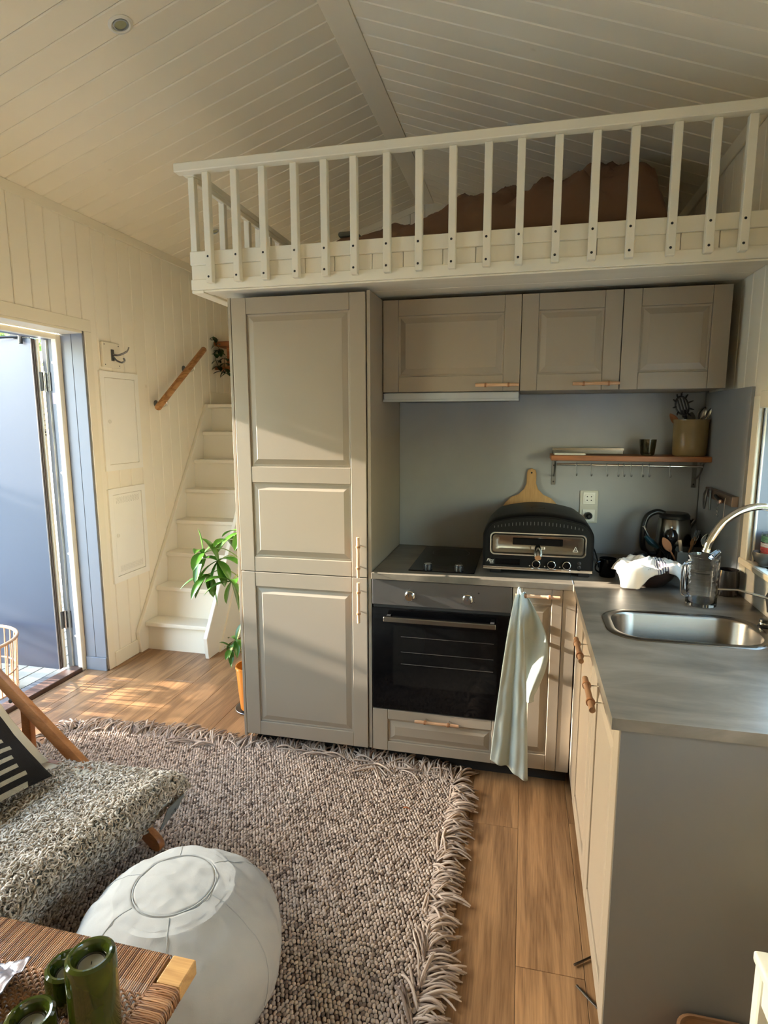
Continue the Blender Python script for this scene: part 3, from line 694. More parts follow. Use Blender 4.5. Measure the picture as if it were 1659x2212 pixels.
# ================================================================ KITCHEN
D0, DU = -0.609, -0.391
ZW, ZC = 0.908, 0.880
class Fr:      # a cabinet face: origin, width axis, outward normal
    def __init__(s, o, u, n): s.o, s.u, s.n, s.w = Vector(o), Vector(u), Vector(n), Vector((0, 0, 1))
    def p(s, a, b, c): return s.o+s.u*a+s.w*b+s.n*c
    def box(s, m, a0, a1, b0, b1, c0, c1):
        vs = [s.p(a, b, c) for c in (c0, c1) for a, b in ((a0, b0), (a1, b0), (a1, b1), (a0, b1))]
        fs = [(0,3,2,1),(4,5,6,7),(0,1,5,4),(1,2,6,5),(2,3,7,6),(3,0,4,7)]
        if s.u.cross(s.w).dot(s.n) < 0: fs = [f[::-1] for f in fs]
        m.add(vs, fs); return m
def panel_front(parent, F, w, h, fields=None, stile=0.068, rail=0.068, name='door', midrails=()):
    """frame-and-raised-panel front; F at the lower left corner of the outer face"""
    m = MB(); t = 0.019
    F.box(m, 0.001, w-0.001, 0.001, h-0.001, -t, -0.0095)
    F.box(m, 0, stile, 0, h, -t+0.001, 0); F.box(m, w-stile, w, 0, h, -t+0.001, 0)
    rs = [(0, rail)]+list(midrails)+[(h-rail, h)]
    for a, b in rs: F.box(m, stile+0.0008, w-stile-0.0008, a, b, -t+0.001, -0.0004)
    o = m.build(name, M_cab, parent, bevel=0.0022, segs=2, fix=True)
    for (a, b), (c, d) in zip(rs, rs[1:]):
        x0, x1, z0, z1 = stile+0.0006, w-stile-0.0006, b+0.0006, c-0.0006
        if fields: pass
        L = []
        for ins, dep in ((0, -0.0125), (0, -0.0075), (0.004, -0.0075), (0.007, -0.0085), (0.010, -0.0085), (0.030, -0.0015), (0.0325, -0.0005), (0.036, -0.0005)):
            if (x1-x0)/2 <= ins or (z1-z0)/2 <= ins: break
            L.append([F.p(x0+ins, z0+ins, dep), F.p(x1-ins, z0+ins, dep), F.p(x1-ins, z1-ins, dep), F.p(x0+ins, z1-ins, dep)])
        MB().loft(L).build('raised_panel', M_cab, o, fix=True)
    return o
def bamboo(parent, a, b, out, mat, r=0.0068, name='handle'):
    a, b, out = Vector(a), Vector(b), Vector(out); d = b-a; n = 28; pts = []; rr = []
    for i in range(n+1):
        t = i/n; pts.append(a+d*t); q = r*(1+0.04*math.sin(t*11))
        for tn in (0.235, 0.765):
            if abs(t-tn) < 0.02: q = r*1.38
        rr.append(q)
    o = MB().tube(pts, rr, 14).build(name, mat, parent, smooth=True)
    for tn in (0.235, 0.765):
        p = a+d*tn; MB().tube([p-out*0.004, p-out*0.035], 0.0022, 8).build('post', M_chrome, o, smooth=True)
        MB().tube([p-d.normalized()*0.004, p+d.normalized()*0.004], r*1.43, 14).build('node_ring', m_plain('bamboo_ring', rgb(150, 102, 66), 0.5), o, smooth=True)
    return o
def carcass(m, x0, x1, y0, y1, z0, z1, t=0.016): return m.box(x0, x1, y0, y1, z0, z1)
XV, XA = (1, 0, 0), (0, -1, 0)
# tall fridge cabinet
fc = thing('fridge_cabinet', 'tall grey beige panelled fridge cabinet left of the worktop', 'cabinet', (-0.32, -0.3, 0))
MB().box(-0.613, -0.030, -0.585, -0.002, 0.08, 2.078).build('carcass', M_cabside, fc, bevel=0.001)
MB().box(-0.639, -0.626, -0.600, -0.002, 0.06, 2.082).build('side_panel', M_cabside, fc, bevel=0.001)
MB().box(-0.018, -0.003, -0.603, -0.002, 0.081, 2.084).build('side_panel', M_cabside, fc, bevel=0.001)
MB().box(-0.613, -0.030, -0.54, -0.52, 0.0, 0.079).build('plinth', M_dark, fc)
f_lo = panel_front(fc, Fr((-0.619, D0, 0.081), XV, (0, -1, 0)), 0.597, 0.797, name='lower_door')
f_up = panel_front(fc, Fr((-0.619, D0, 0.881), XV, (0, -1, 0)), 0.597, 1.197, name='upper_door', midrails=[(0.407, 0.478)])
bamboo(f_lo, (-0.052, D0-0.034, 0.865), (-0.052, D0-0.034, 0.685), (0, -1, 0), M_bambooz)
bamboo(f_up, (-0.052, D0-0.034, 1.066), (-0.052, D0-0.034, 0.888), (0, -1, 0), M_bambooz)
# wall cabinets
for i, (x0, x1, hd, lab) in enumerate(((0.0, 0.6, (0.415, 0.597), 'wide panelled wall cabinet above the extractor hood, beside the tall cabinet'), (0.6, 1.0, (0.814, 0.998), 'middle square panelled wall cabinet with a bamboo handle at its lower right'), (1.0, 1.4, None, 'right panelled wall cabinet without a handle, next to the window wall'))):
    wc = thing('wall_cabinet', lab, 'cabinet', ((x0+x1)/2, -0.2, 1.68), group=None)
    MB().box(x0+0.001, x1-0.001, DU+0.021, -0.001, 1.684, 2.079).build('carcass', M_cabside, wc, bevel=0.001)
    d = panel_front(wc, Fr((x0+0.0015, DU, 1.6835), XV, (0, -1, 0)), x1-x0-0.003, 0.397)
    if hd: bamboo(d, (hd[0], DU-0.032, 1.708), (hd[1], DU-0.032, 1.708), (0, -1, 0), M_bamboo)
hood = thing('extractor_hood', 'slim blue grey extractor hood under the wide wall cabinet', 'extractor hood', (0.3, -0.2, 1.64))
MB().box(0.004, 0.597, DU+0.012, -0.009, 1.650, 1.6825).build('hood_body', M_alu, hood, bevel=0.002)
MB().box(0.002, 0.598, DU-0.004, DU+0.0115, 1.642, 1.6805).build('front_visor', M_alu, hood, bevel=0.003)
MB().box(0.002, 0.598, DU-0.0075, DU-0.0045, 1.6415, 1.652).build('visor_lip', M_alu, hood, bevel=0.001)
MB().box(0.05, 0.55, -0.34, -0.06, 1.646, 1.6495).build('grease_filter', M_steelflat, hood)
# backsplash panels
bs = MB().box(-0.002, XR-0.016, -0.008, -0.0005, ZW, 1.6835).build('backsplash_panel', M_splash, bevel=0.001); tag(bs, 'smooth blue grey backsplash panel on the back wall behind the hob', 'backsplash')
bs2 = MB().box(XR-0.013, XR-0.0005, -0.578, -0.009, ZW, 1.680).build('backsplash_panel', M_splash, bevel=0.001); tag(bs2, 'grey backsplash side panel in the corner beside the window', 'backsplash')
bs3 = MB().box(XR-0.008, XR-0.0005, -1.73, -0.5785, ZW, 1.024).build('backsplash_panel', m_plain('white_upstand', rgb(206, 206, 204), 0.5), bevel=0.001); tag(bs3, 'low white upstand panel below the window sill', 'backsplash')
# base run
oc = thing('oven_cabinet', 'base cabinet housing the built in oven with one shallow drawer', 'cabinet', (0.3, -0.3, 0.0))
MB().box(0.0, 0.016, -0.585, -0.002, 0.08, ZC).box(0.584, 0.6, -0.585, -0.002, 0.08, ZC).box(0.0165, 0.5835, -0.585, -0.002, 0.08, 0.27).build('carcass', M_cabside, oc)
MB().box(0.0, 0.85, -0.54, -0.52, 0.0, 0.079).build('plinth', M_dark, oc)
dr = panel_front(oc, Fr((0.0015, D0, 0.081), XV, (0, -1, 0)), 0.597, 0.197, name='drawer', rail=0.045)
bamboo(dr, (0.199, D0-0.034, 0.2545), (0.391, D0-0.034, 0.2545), (0, -1, 0), M_bamboo)
ov = thing('oven', 'built in oven with black glass door and steel control panel', 'oven', (0.3, -0.35, 0.28))
MB().box(0.02, 0.58, -0.565, -0.03, 0.285, 0.868).build('oven_body', M_dark, ov)
cp = MB().box(0.002, 0.598, D0, -0.566, 0.765, 0.877).build('control_panel', M_steelflat, ov, bevel=0.0015)
MB().box(0.006, 0.594, -0.604, -0.5665, 0.752, 0.7645).build('vent_gap', M_dark, ov)
od = MB().box(0.002, 0.598, D0-0.002, -0.5665, 0.283, 0.7515).build('oven_door', M_blackgl, ov, bevel=0.002)
win = MB().box(0.095, 0.545, D0-0.0026, D0-0.0021, 0.40, 0.675).build('door_window', m_plain('oven_window', rgb(15, 15, 15), 0.05, var=0.1, spec=0.25), od)
for z in (0.625, 0.555, 0.50): MB().box(0.13, 0.53, D0-0.0034, D0-0.0027, z, z+0.0022).build('rack_wire', M_steelflat, win)
h = MB().beam((0.062, D0-0.046, 0.716), (0.538, D0-0.046, 0.716), 0.022, 0.016).build('door_handle', M_steel, od, bevel=0.003)
for x in (0.078, 0.522): MB().box(x-0.008, x+0.008, D0-0.038, D0-0.002, 0.709, 0.723).build('handle_post', M_steelflat, h)
def ring_y(prof, c, n=28): return MB().lathe(prof, c, n, Matrix.Rotation(H2, 3, 'X'))
for x in (0.168, 0.416):
    k = ring_y([(0.022, 0), (0.022, 0.003), (0.0185, 0.005), (0.0175, 0.020), (0.016, 0.0225), (0.002, 0.0225)], (x, D0-0.0, 0.812)).build('control_knob', M_chrome, cp, smooth=True)
    MB().box(x-0.0015, x+0.0015, D0-0.0235, D0-0.0226, 0.812, 0.828).build('pointer', M_dark, k)
    for a in range(0, 8):
        an = math.radians(-50+a*40); px, pz = x+0.031*math.sin(an), 0.812+0.031*math.cos(an)
        MB().box(px-0.0018, px+0.0018, D0-0.0006, D0-0.0001, pz-0.0006, pz+0.0006).build('scale_mark', M_dark, cp)
ring_y([(0.0035, 0), (0.0035, 0.001)], (0.462, D0, 0.842), 12).build('indicator_lamp', M_dark, cp)
nc = thing('narrow_cabinet', 'narrow panelled base cabinet right of the oven with a bamboo handle', 'cabinet', (0.73, -0.3, 0.0))
MB().box(0.602, 0.855, -0.585, -0.002, 0.08, ZC).build('carcass', M_cabside, nc)
nd = panel_front(nc, Fr((0.6025, D0, 0.081), XV, (0, -1, 0)), 0.197, 0.797, stile=0.042)
MB().box(0.801, 0.853, D0+0.001, -0.5855, 0.081, 0.878).build('filler_strip', M_cab, nc, bevel=0.0015)
bamboo(nd, (0.612, D0-0.034, 0.854), (0.788, D0-0.034, 0.854), (0, -1, 0), M_bamboo)
pc = thing('sink_cabinet', 'panelled base cabinet of the peninsula under the sink', 'cabinet', (1.15, -1.2, 0.0))
MB().box(0.876, XR-0.002, -1.712, -0.60, 0.08, 0.70).box(0.876, 0.90, -1.712, -0.60, 0.70, ZC).build('carcass', M_cabside, pc)
MB().box(0.92, 0.94, -1.70, -0.60, 0.0, 0.079).build('plinth', M_dark, pc)
MB().box(0.857, 0.8755, -0.80, -0.612, 0.081, 0.878).build('filler_strip', M_cab, pc, bevel=0.0015)
pd = []
for k, (ya, yb) in enumerate(((-0.8015, -1.264), (-1.2665, -1.729))):
    d = panel_front(pc, Fr((0.8555, ya, 0.081), (0, -1, 0), (-1, 0, 0)), abs(yb-ya), 0.797)
    pd.append(d)
bamboo(pd[0], (0.8215, -1.012, 0.822), (0.8215, -1.208, 0.822), (-1, 0, 0), M_bamboo_shaded, r=0.0085)
bamboo(pd[1], (0.8215, -1.335, 0.822), (0.8215, -1.532, 0.822), (-1, 0, 0), M_bamboo_shaded, r=0.0085)
MB().box(0.8585, XR-0.002, -1.7305, -1.7125, 0.0, 0.8795).build('end_panel', M_endpanel, pc, bevel=0.001)
# worktop with sink cut-out
wt = thing('worktop', 'grey concrete look laminate worktop, L shaped, running past the sink', 'worktop', (0.8, -0.6, ZC))
MB().box(0.0, 0.8370, D0-0.012, -0.0085, ZC+0.0005, ZW).build('back_run', M_work, wt, bevel=0.0015)
hole = rrect(0.925, 1.352, -1.200, -0.948, 0.085, 8)
cxh, cyh = 1.1385, -1.074; X0, X1, Y0, Y1 = 0.8385, XR-0.0085, -1.7365, -0.0085
za, zb = ZC+0.0005, ZW
bm = bmesh.new(); lo = {}
for z in (zb, za):
    a = [bm.verts.new((x, y, z)) for x, y in ((X0, Y0), (X1, Y0), (X1, Y1), (X0, Y1))]; b = [bm.verts.new((x, y, z)) for x, y in hole]
    es = [bm.edges.new((L[i], L[(i+1) % len(L)])) for L in (a, b) for i in range(len(L))]
    bmesh.ops.triangle_fill(bm, use_beauty=True, use_dissolve=False, edges=es); lo[z] = (a, b)
for q in (0, 1):
    t_, b_ = lo[zb][q], lo[za][q]
    for i in range(len(t_)): bm.faces.new((t_[i], t_[(i+1) % len(t_)], b_[(i+1) % len(t_)], b_[i]))
bmesh.ops.recalc_face_normals(bm, faces=bm.faces); bm.verts.index_update()
m = MB().add([v.co[:] for v in bm.verts], [tuple(v.index for v in f.verts) for f in bm.faces]); bm.free()
m.build('peninsula_run', M_work, wt)
MB().box(0.8366, 0.8388, D0-0.0125, -0.0085, ZC, ZW+0.0012).build('joint_strip', M_alu, wt)
# sink
sk = thing('sink', 'stainless steel inset sink with rounded corners in the worktop', 'sink', (1.1385, -1.074, ZW))
def sl_(x0, x1, y0, y1, r, z): return [(a, b, z) for a, b in rrect(x0, x1, y0, y1, r, 8)]
MB().loft([sl_(0.899, 1.376, -1.226, -0.922, 0.10, ZW+0.0004), sl_(0.901, 1.374, -1.224, -0.924, 0.10, ZW+0.003), sl_(0.913, 1.362, -1.212, -0.936, 0.095, ZW+0.0045), sl_(0.926, 1.349, -1.199, -0.949, 0.085, ZW+0.002),
          sl_(0.930, 1.345, -1.195, -0.953, 0.083, ZW-0.006), sl_(0.934, 1.341, -1.191, -0.957, 0.081, ZW-0.14), sl_(0.944, 1.331, -1.181, -0.967, 0.075, ZW-0.157), sl_(0.962, 1.313, -1.163, -0.985, 0.065, ZW-0.163), sl_(1.10, 1.17, -1.10, -1.05, 0.02, ZW-0.165)], cap=False).add(*(lambda L: (L, [tuple(range(len(L)))]))(sl_(1.10, 1.17, -1.10, -1.05, 0.02, ZW-0.165))).build('basin', M_steel, sk, smooth=True, fix=True)
MB().lathe([(0.030, 0), (0.030, 0.003), (0.022, 0.004), (0.020, 0.001), (0.001, 0.0)], (1.1385, -1.074, ZW-0.165), 24).build('drain', M_chrome, sk, smooth=True)
MB().lathe([(0.024, 0), (0.024, 0.006), (0.019, 0.009), (0.001, 0.010)], (0.958, -1.105, ZW-0.09), 24, Matrix.Rotation(H2, 3, 'Y')).build('overflow_plug', M_blackpl, sk, smooth=True)
fa = thing('kitchen_tap', 'tall chrome kitchen tap with an arched spout over the sink', 'tap', (1.40, -1.10, ZW))
MB().lathe([(0.027, 0), (0.027, 0.006), (0.023, 0.012), (0.0225, 0.10), (0.017, 0.125), (0.013, 0.14)], (1.40, -1.10, ZW+0.0005), 24).build('tap_body', M_chrome, fa, smooth=True)
sp = catmull([(1.40, -1.10, 1.04), (1.400, -1.10, 1.17), (1.385, -1.106, 1.255), (1.330, -1.122, 1.305), (1.262, -1.14, 1.302), (1.205, -1.146, 1.262), (1.172, -1.15, 1.205), (1.163, -1.15, 1.172)], 8)
MB().tube(sp, [0.0105]*(len(sp)-4)+[0.0105, 0.0112, 0.0118, 0.0118], 16).build('spout', M_chrome, fa, smooth=True)
lv = MB().tube([(1.385, -1.05, 1.012), (1.31, -1.0, 1.022), (1.262, -0.965, 1.012)], [0.0075, 0.0055, 0.006], 10, flat=0.6).build('lever', M_chrome, fa, smooth=True)
MB().lathe([(0.018, 0), (0.018, 0.05), (0.012, 0.06)], (1.392, -1.062, 0.975), 20, Matrix.Rotation(-0.5, 3, 'X')).build('lever_hub', M_blackpl, fa, smooth=True)
ak = thing('drain_control', 'small black and chrome knob on the worktop beside the tap', 'knob', (1.375, -1.05, ZW))
MB().lathe([(0.019, 0), (0.019, 0.004), (0.015, 0.008), (0.015, 0.022), (0.013, 0.026), (0.001, 0.027)], (1.388, -1.01, ZW+0.0005), 24).build('knob_body', M_blackpl, ak, smooth=True)
MB().lathe([(0.0155, 0.010), (0.0162, 0.013), (0.0155, 0.016)], (1.388, -1.01, ZW+0.0005), 24, closed=True).build('chrome_band', M_chrome, ak, smooth=True)
# hob
hob = thing('hob', 'black ceramic two zone hob set in the worktop', 'hob', (0.29, -0.29, ZW))
MB().box(0.150, 0.438, -0.552, -0.040, ZW+0.0003, ZW+0.0055).build('glass_plate', M_blackgl, hob, bevel=0.0015)
for cy, r in ((-0.40, 0.072), (-0.18, 0.09)):
    MB().lathe([(r, ZW+0.0056), (r, ZW+0.0059), (r-0.0012, ZW+0.0059), (r-0.0012, ZW+0.0056)], (0.294, cy, 0), 40, closed=True).build('zone_ring', m_plain('hob_print', rgb(70, 70, 72), 0.3), hob)
for x in (0.232, 0.368):
    k = MB().lathe([(0.0195, 0), (0.0195, 0.016), (0.0175, 0.022), (0.0165, 0.023), (0.001, 0.023)], (x, -0.520, ZW+0.0056), 26).build('control_knob', M_blackpl, hob, smooth=True)
    MB().lathe([(0.0165, 0.0232), (0.0165, 0.0245), (0.001, 0.0245)], (x, -0.520, ZW+0.0056), 24).build('knob_cap', M_chrome, k, smooth=True)
# sockets
so = thing('wall_socket', 'white double wall socket on the grey backsplash below the shelf', 'socket', (0.943, -0.01, 1.07))
MB().box(0.901, 0.986, -0.0165, -0.0085, 1.060, 1.220).build('socket_frame', m_plain('socket_frame_cream', rgb(196, 192, 178), 0.35), so, bevel=0.003)
for zc, upper in ((1.182, True), (1.098, False)):
    s_ = MB().box(0.914, 0.973, -0.021, -0.017, zc-0.030, zc+0.030).build('socket_insert', M_white, so, bevel=0.002)
    if upper:
        MB().prism([(p, -0.0212, q) for p, q in rrect(0.922, 0.965, zc-0.021, zc+0.021, 0.012, 4)], (0, -0.004, 0)).build('socket_face', M_white, s_, bevel=0.001, fix=True)
        for a, b in ((0.934, zc+0.009), (0.953, zc+0.009), (0.934, zc-0.009), (0.953, zc-0.009)): ring_y([(0.0028, 0), (0.0028, 0.0006)], (a, -0.0253, b), 10).build('pin_hole', M_dark, s_)
    else:
        ring_y([(0.022, 0), (0.022, 0.002), (0.019, 0.002), (0.018, 0.0005), (0.001, 0.0005)], (0.9435, -0.021, zc)).build('socket_face', M_white, s_, smooth=True)
        ring_y([(0.017, 0), (0.017, 0.018), (0.011, 0.03), (0.006, 0.034)], (0.9435, -0.0225, zc)).build('plug', M_blackpl, s_, smooth=True)
# pizza peel leaning on the wall
pl = thing('pizza_peel', 'round wooden board with a handle leaning on the backsplash behind the oven', 'board', (0.667, -0.03, ZW))
pts = []
for i in range(41):
    a = math.radians(-250+i*(320/40)); pts.append((0.667+0.152*math.cos(a), 1.062+0.152*math.sin(a)))
pts = [(0.667+0.152*math.cos(math.radians(a)), 1.062+0.152*math.sin(math.radians(a))) for a in range(-232, 53, 6)]
hnd = [(0.728, 1.195), (0.702, 1.220), (0.690, 1.250), (0.690, 1.300), (0.686, 1.316), (0.667, 1.325), (0.648, 1.316), (0.644, 1.300), (0.644, 1.250), (0.632, 1.220), (0.606, 1.195)]
L = pts+hnd
MB().prism([(a, -0.045+0.03*(b-ZW)/0.42, b) for a, b in L], (0, -0.014, 0)).build('board_blade', M_peel, pl, bevel=0.002, fix=True)
ring_y([(0.0045, 0), (0.0045, 0.0006)], (0.667, -0.0305, 1.303), 12).build('hanging_hole', M_dark, pl)
# ---- countertop pizza oven
po = thing('pizza_oven', 'black countertop pizza oven with a steel door and three dials', 'pizza oven', (0.695, -0.32, ZW))
def arch(x0, x1, z0, z1, rise, r, n=8):
    out = [(x0, z0), (x1, z0)]
    cxr, czr = x1-r, z1-r
    for k in range(n+1): a = k/n*math.radians(80); out.append((cxr+r*math.cos(a), czr+r*math.sin(a)))
    top = []
    xr_, zr_ = out[-1]; xl_ = x0+(x1-xr_)
    for k in range(1, 14): t = k/14; top.append((xr_+(xl_-xr_)*t, zr_+rise*4*t*(1-t)))
    out += top
    for k in range(n, -1, -1): a = k/n*math.radians(80); out.append((x0+r-r*math.cos(a), czr+r*math.sin(a)))
    return out
def arl(x0, x1, z0, z1, rise, r, y): return [(a, y, b) for a, b in arch(x0, x1, z0, z1, rise, r)]
b0 = ZW+0.022
MB().loft([arl(0.472, 0.918, b0+0.004, 1.142, 0.022, 0.074, -0.515), arl(0.468, 0.922, b0, 1.147, 0.024, 0.078, -0.505), arl(0.468, 0.922, b0, 1.149, 0.024, 0.078, -0.44), arl(0.476, 0.914, b0, 1.158, 0.022, 0.075, -0.30), arl(0.492, 0.898, b0, 1.156, 0.020, 0.07, -0.155), arl(0.50, 0.89, b0+0.005, 1.148, 0.018, 0.066, -0.145)]).build('body_shell', m_plain('black_enamel', rgb(12, 11, 11), 0.45, var=0.04, spec=0.15), po, smooth=True, fix=True)
MB().loft([arl(0.480, 0.910, b0+0.014, 1.136, 0.020, 0.07, -0.514), arl(0.480, 0.910, b0+0.014, 1.136, 0.020, 0.07, -0.5165)]).build('front_fascia', M_black, po, fix=True)
MB().box(0.470, 0.920, -0.5195, -0.500, b0-0.002, b0+0.011).build('chrome_base_strip', M_chrome, po, bevel=0.002)
for x in (0.50, 0.865):
    for y in (-0.49, -0.19): MB().box(x, x+0.045, y-0.012, y+0.03, ZW+0.0005, b0-0.0022).build('foot', M_blackpl, po, bevel=0.003)
def rr_loop(x0, x1, z0, z1, r, y, bow=0.0):
    return [(a, y, b+bow*(1-((a-(x0+x1)/2)/((x1-x0)/2))**2)*(1 if b > (z0+z1)/2 else 0)) for a, b in rrect(x0, x1, z0, z1, r, 6)]
dz0, dz1 = 0.992, 1.092
bz = MB().loft([rr_loop(0.497, 0.893, dz0, dz1, 0.020, -0.5166, 0.008), rr_loop(0.499, 0.891, dz0+0.002, dz1-0.002, 0.020, -0.524, 0.008), rr_loop(0.504, 0.886, dz0+0.007, dz1-0.007, 0.016, -0.524, 0.008), rr_loop(0.507, 0.883, dz0+0.010, dz1-0.010, 0.014, -0.517, 0.008)], cap=False).build('door_bezel', M_chrome, po, smooth=True, fix=True)
dd = MB().loft([rr_loop(0.508, 0.882, dz0+0.011, dz1-0.011, 0.013, -0.5168, 0.008), rr_loop(0.510, 0.880, dz0+0.013, dz1-0.013, 0.012, -0.522, 0.008), rr_loop(0.528, 0.862, dz0+0.024, dz1-0.020, 0.012, -0.5225, 0.006), rr_loop(0.532, 0.858, dz0+0.028, dz1-0.024, 0.010, -0.5195, 0.005)]).build('oven_door', M_steel, po, smooth=True, fix=True)
MB().box(0.594, 0.796, -0.5235, -0.5198, 1.040, 1.068).build('door_window', M_blackgl, dd, bevel=0.001)
hb_ = MB().box(0.668, 0.726, -0.527, -0.5198, 1.022, 1.036).build('handle_plate', M_chrome, dd, bevel=0.002)
MB().tube([(0.697, -0.522, 1.028), (0.697, -0.552, 1.024), (0.697, -0.582, 1.012), (0.697, -0.598, 1.004)], [0.014, 0.017, 0.0165, 0.013], 18).build('door_knob', M_chrome, hb_, smooth=True)
# warning triangle print
tri = [(0.838, 1.020), (0.858, 1.020), (0.848, 1.040)]
for i in range(3):
    a, b = tri[i], tri[(i+1) % 3]; MB().beam((a[0], -0.5235, a[1]), (b[0], -0.5235, b[1]), 0.0016, 0.0006).build('warning_mark', m_plain('print_light', rgb(220, 214, 196), 0.5), dd)
for x in (0.8435, 0.848, 0.8525): MB().box(x-0.0007, x+0.0007, -0.5236, -0.5228, 1.0235, 1.0305).build('warning_mark', _M['print_light'], dd)
sl2 = MB()
for i in range(25):
    x = 0.516+i*0.0149; z = 1.118+0.022*(1-((x-0.695)/0.19)**2)-0.008; L_s = 0.004+0.0035*(1-((x-0.695)/0.19)**2)
    MB().box(x-0.0013, x+0.0013, -0.5175, -0.5167, z-L_s, z+L_s).build('vent_slot', m_plain('vent_slot_grey', rgb(84, 84, 82), 0.6), po)
MB().box(0.522, 0.625, -0.5178, -0.5167, 0.950, 0.976).build('display', M_blackgl, po, bevel=0.0005)
for x in (0.692, 0.754, 0.815):
    k = ring_y([(0.019, 0), (0.019, 0.010), (0.0165, 0.018), (0.0150, 0.0185)], (x, -0.5167, 0.962)).build('dial', M_chrome, po, smooth=True)
    ring_y([(0.0148, 0), (0.0148, 0.0195), (0.001, 0.0197)], (x, -0.5167, 0.962)).build('dial_cap', M_blackgl, k, smooth=True)
    ring_y([(0.0028, 0), (0.0028, 0.0005)], (x-0.026, -0.5167, 0.950), 8).build('print_dot', _M['print_light'], po)
for z in (0.970, 0.953): 
    k = ring_y([(0.0068, 0), (0.0068, 0.004), (0.0055, 0.0045), (0.001, 0.0045)], (0.866, -0.5167, z), 16).build('push_button', M_blackpl, po, smooth=True)
    ring_y([(0.0076, 0), (0.0076, 0.0012), (0.0070, 0.0012)], (0.866, -0.5167, z), 16).build('button_ring', M_steel, k, smooth=True)
text('Pizz', 0.019, _M['print_light'], po, Matrix.Translation((0.500, -0.5172, 0.966)) @ Matrix.Rotation(H2, 4, 'X'), 'script_lettering', 0.35)
text('aiolo', 0.008, _M['print_light'], po, Matrix.Translation((0.507, -0.5172, 0.955)) @ Matrix.Rotation(H2, 4, 'X'), 'script_lettering', 0.3)
em = MB().tube([(0.695+0.030*math.cos(a), -0.40+0.011*math.sin(a), 1.1815) for a in [i*math.pi/10 for i in range(20)]], 0.0006, 4, closed=True).box(0.6942, 0.6958, -0.412, -0.388, 1.1808, 1.182).build('top_emblem', M_steel, po)
MB().tube(catmull([(0.918, -0.2, 0.95), (0.945, -0.24, 0.985), (0.96, -0.30, 0.95), (0.965, -0.34, 0.918), (0.975, -0.25, 0.9135), (0.96, -0.12, 0.9135)], 6), 0.0035, 8).build('power_cable', M_blackpl, po, smooth=True)
# ---- shelf with rail and hooks
sf = thing('wall_shelf', 'wooden wall shelf on steel brackets with a hook rail below', 'shelf', (1.09, -0.1, 1.37))
MB().box(0.750, XR-0.0145, -0.178, -0.0085, 1.374, 1.398).build('shelf_board', M_shelfw, sf, bevel=0.002)
for x in (0.772, 1.405):
    br = MB().box(x-0.010, x+0.010, -0.0125, -0.0085, 1.245, 1.3735).box(x-0.010, x+0.010, -0.155, -0.0085, 1.370, 1.3738).build('bracket', M_steelflat, sf, bevel=0.001)
    MB().tube(catmull([(x, -0.0125, 1.290), (x, -0.06, 1.295), (x, -0.11, 1.320), (x, -0.145, 1.358), (x, -0.15, 1.369)], 6), 0.004, 8).build('brace', M_steelflat, br, smooth=True)
    for z in (1.26, 1.34): ring_y([(0.004, 0), (0.003, 0.002)], (x, -0.0125, z), 8).build('screw', M_dark, br)
MB().tube([(0.778, -0.160, 1.356), (1.40, -0.160, 1.353)], 0.0052, 12).build('rail', M_chrome, sf, smooth=True)
for nth, x in zip(('first', 'second', 'third', 'fourth', 'fifth', 'sixth', 'seventh', 'eighth', 'rightmost ninth'), (0.865, 0.930, 0.999, 1.047, 1.072, 1.102, 1.151, 1.178, 1.265)):
    hk_ = thing('s_hook', nth+' small empty steel hook on the shelf rail, counted from the left bracket', 'hook', (x, -0.16, 1.31), group='small hooks on the shelf rail')
    MB().tube(catmull([(x, -0.152, 1.352), (x, -0.156, 1.3625), (x, -0.163, 1.3625), (x, -0.1675, 1.354), (x, -0.1675, 1.325), (x, -0.172, 1.308), (x+0.003, -0.181, 1.307), (x+0.003, -0.185, 1.316)], 4), 0.0018, 6).build('hook_wire', M_steelflat, hk_, smooth=True)
# ================================================================ SMALL KITCHEN THINGS
def T(name, label, cat, loc, **k): return thing(name, label, cat, loc, **k)
M_crock = m_plain('crock_glaze', rgb(134, 112, 74), 0.22, var=0.12)
cr = T('utensil_crock', 'tan glazed stoneware crock holding utensils on the wall shelf', 'crock', (1.356, -0.095, 1.3985))
MB().lathe([(0.066, 0), (0.071, 0.006), (0.073, 0.05), (0.074, 0.15), (0.0765, 0.156), (0.076, 0.163), (0.071, 0.163), (0.069, 0.155), (0.067, 0.02), (0.001, 0.018)], (1.356, -0.095, 1.3985), 36).build('crock_body', M_crock, cr, smooth=True)
def spoon(name, label, base, top, mat, bowl_l=0.06, bowl_w=0.022, r=0.0035, cat='spoon', face=(0, -1, 0.2), depth=0.35):
    base, top = Vector(base), Vector(top); t = T(name, label, cat, base)
    d = (top-base); L = d.length; d.normalize(); f = Vector(face); side = d.cross(f).normalized(); f = side.cross(d)
    MB().tube([base, base+d*(L-bowl_l*0.8)], [r, r*0.9], 8).build('shaft', mat, t, smooth=True)
    m = MB()
    def g(u, v):
        a = math.pi*u; rr_ = math.sin(a)**0.7 if 0 < u < 1 else 0; w = bowl_w*rr_*(1-0.15*u); s = 2*v-1
        return base+d*(L-bowl_l+bowl_l*u)+side*(w*s)+f*(-(1-s*s)*rr_*bowl_w*depth)
    m.grid(g, 14, 8); o = m.build('spoon_bowl', mat, t, smooth=True); sd = o.modifiers.new('th', 'SOLIDIFY'); sd.thickness = 0.0016; return t
spoon('serving_spoon', 'large steel spoon leaning right in the crock, rearmost', (1.350, -0.08, 1.43), (1.408, -0.10, 1.618), M_steel, 0.065, 0.021)
spoon('serving_spoon', 'slimmer steel spoon sticking out furthest right of the crock', (1.362, -0.10, 1.43), (1.428, -0.115, 1.612), M_steel, 0.055, 0.012)
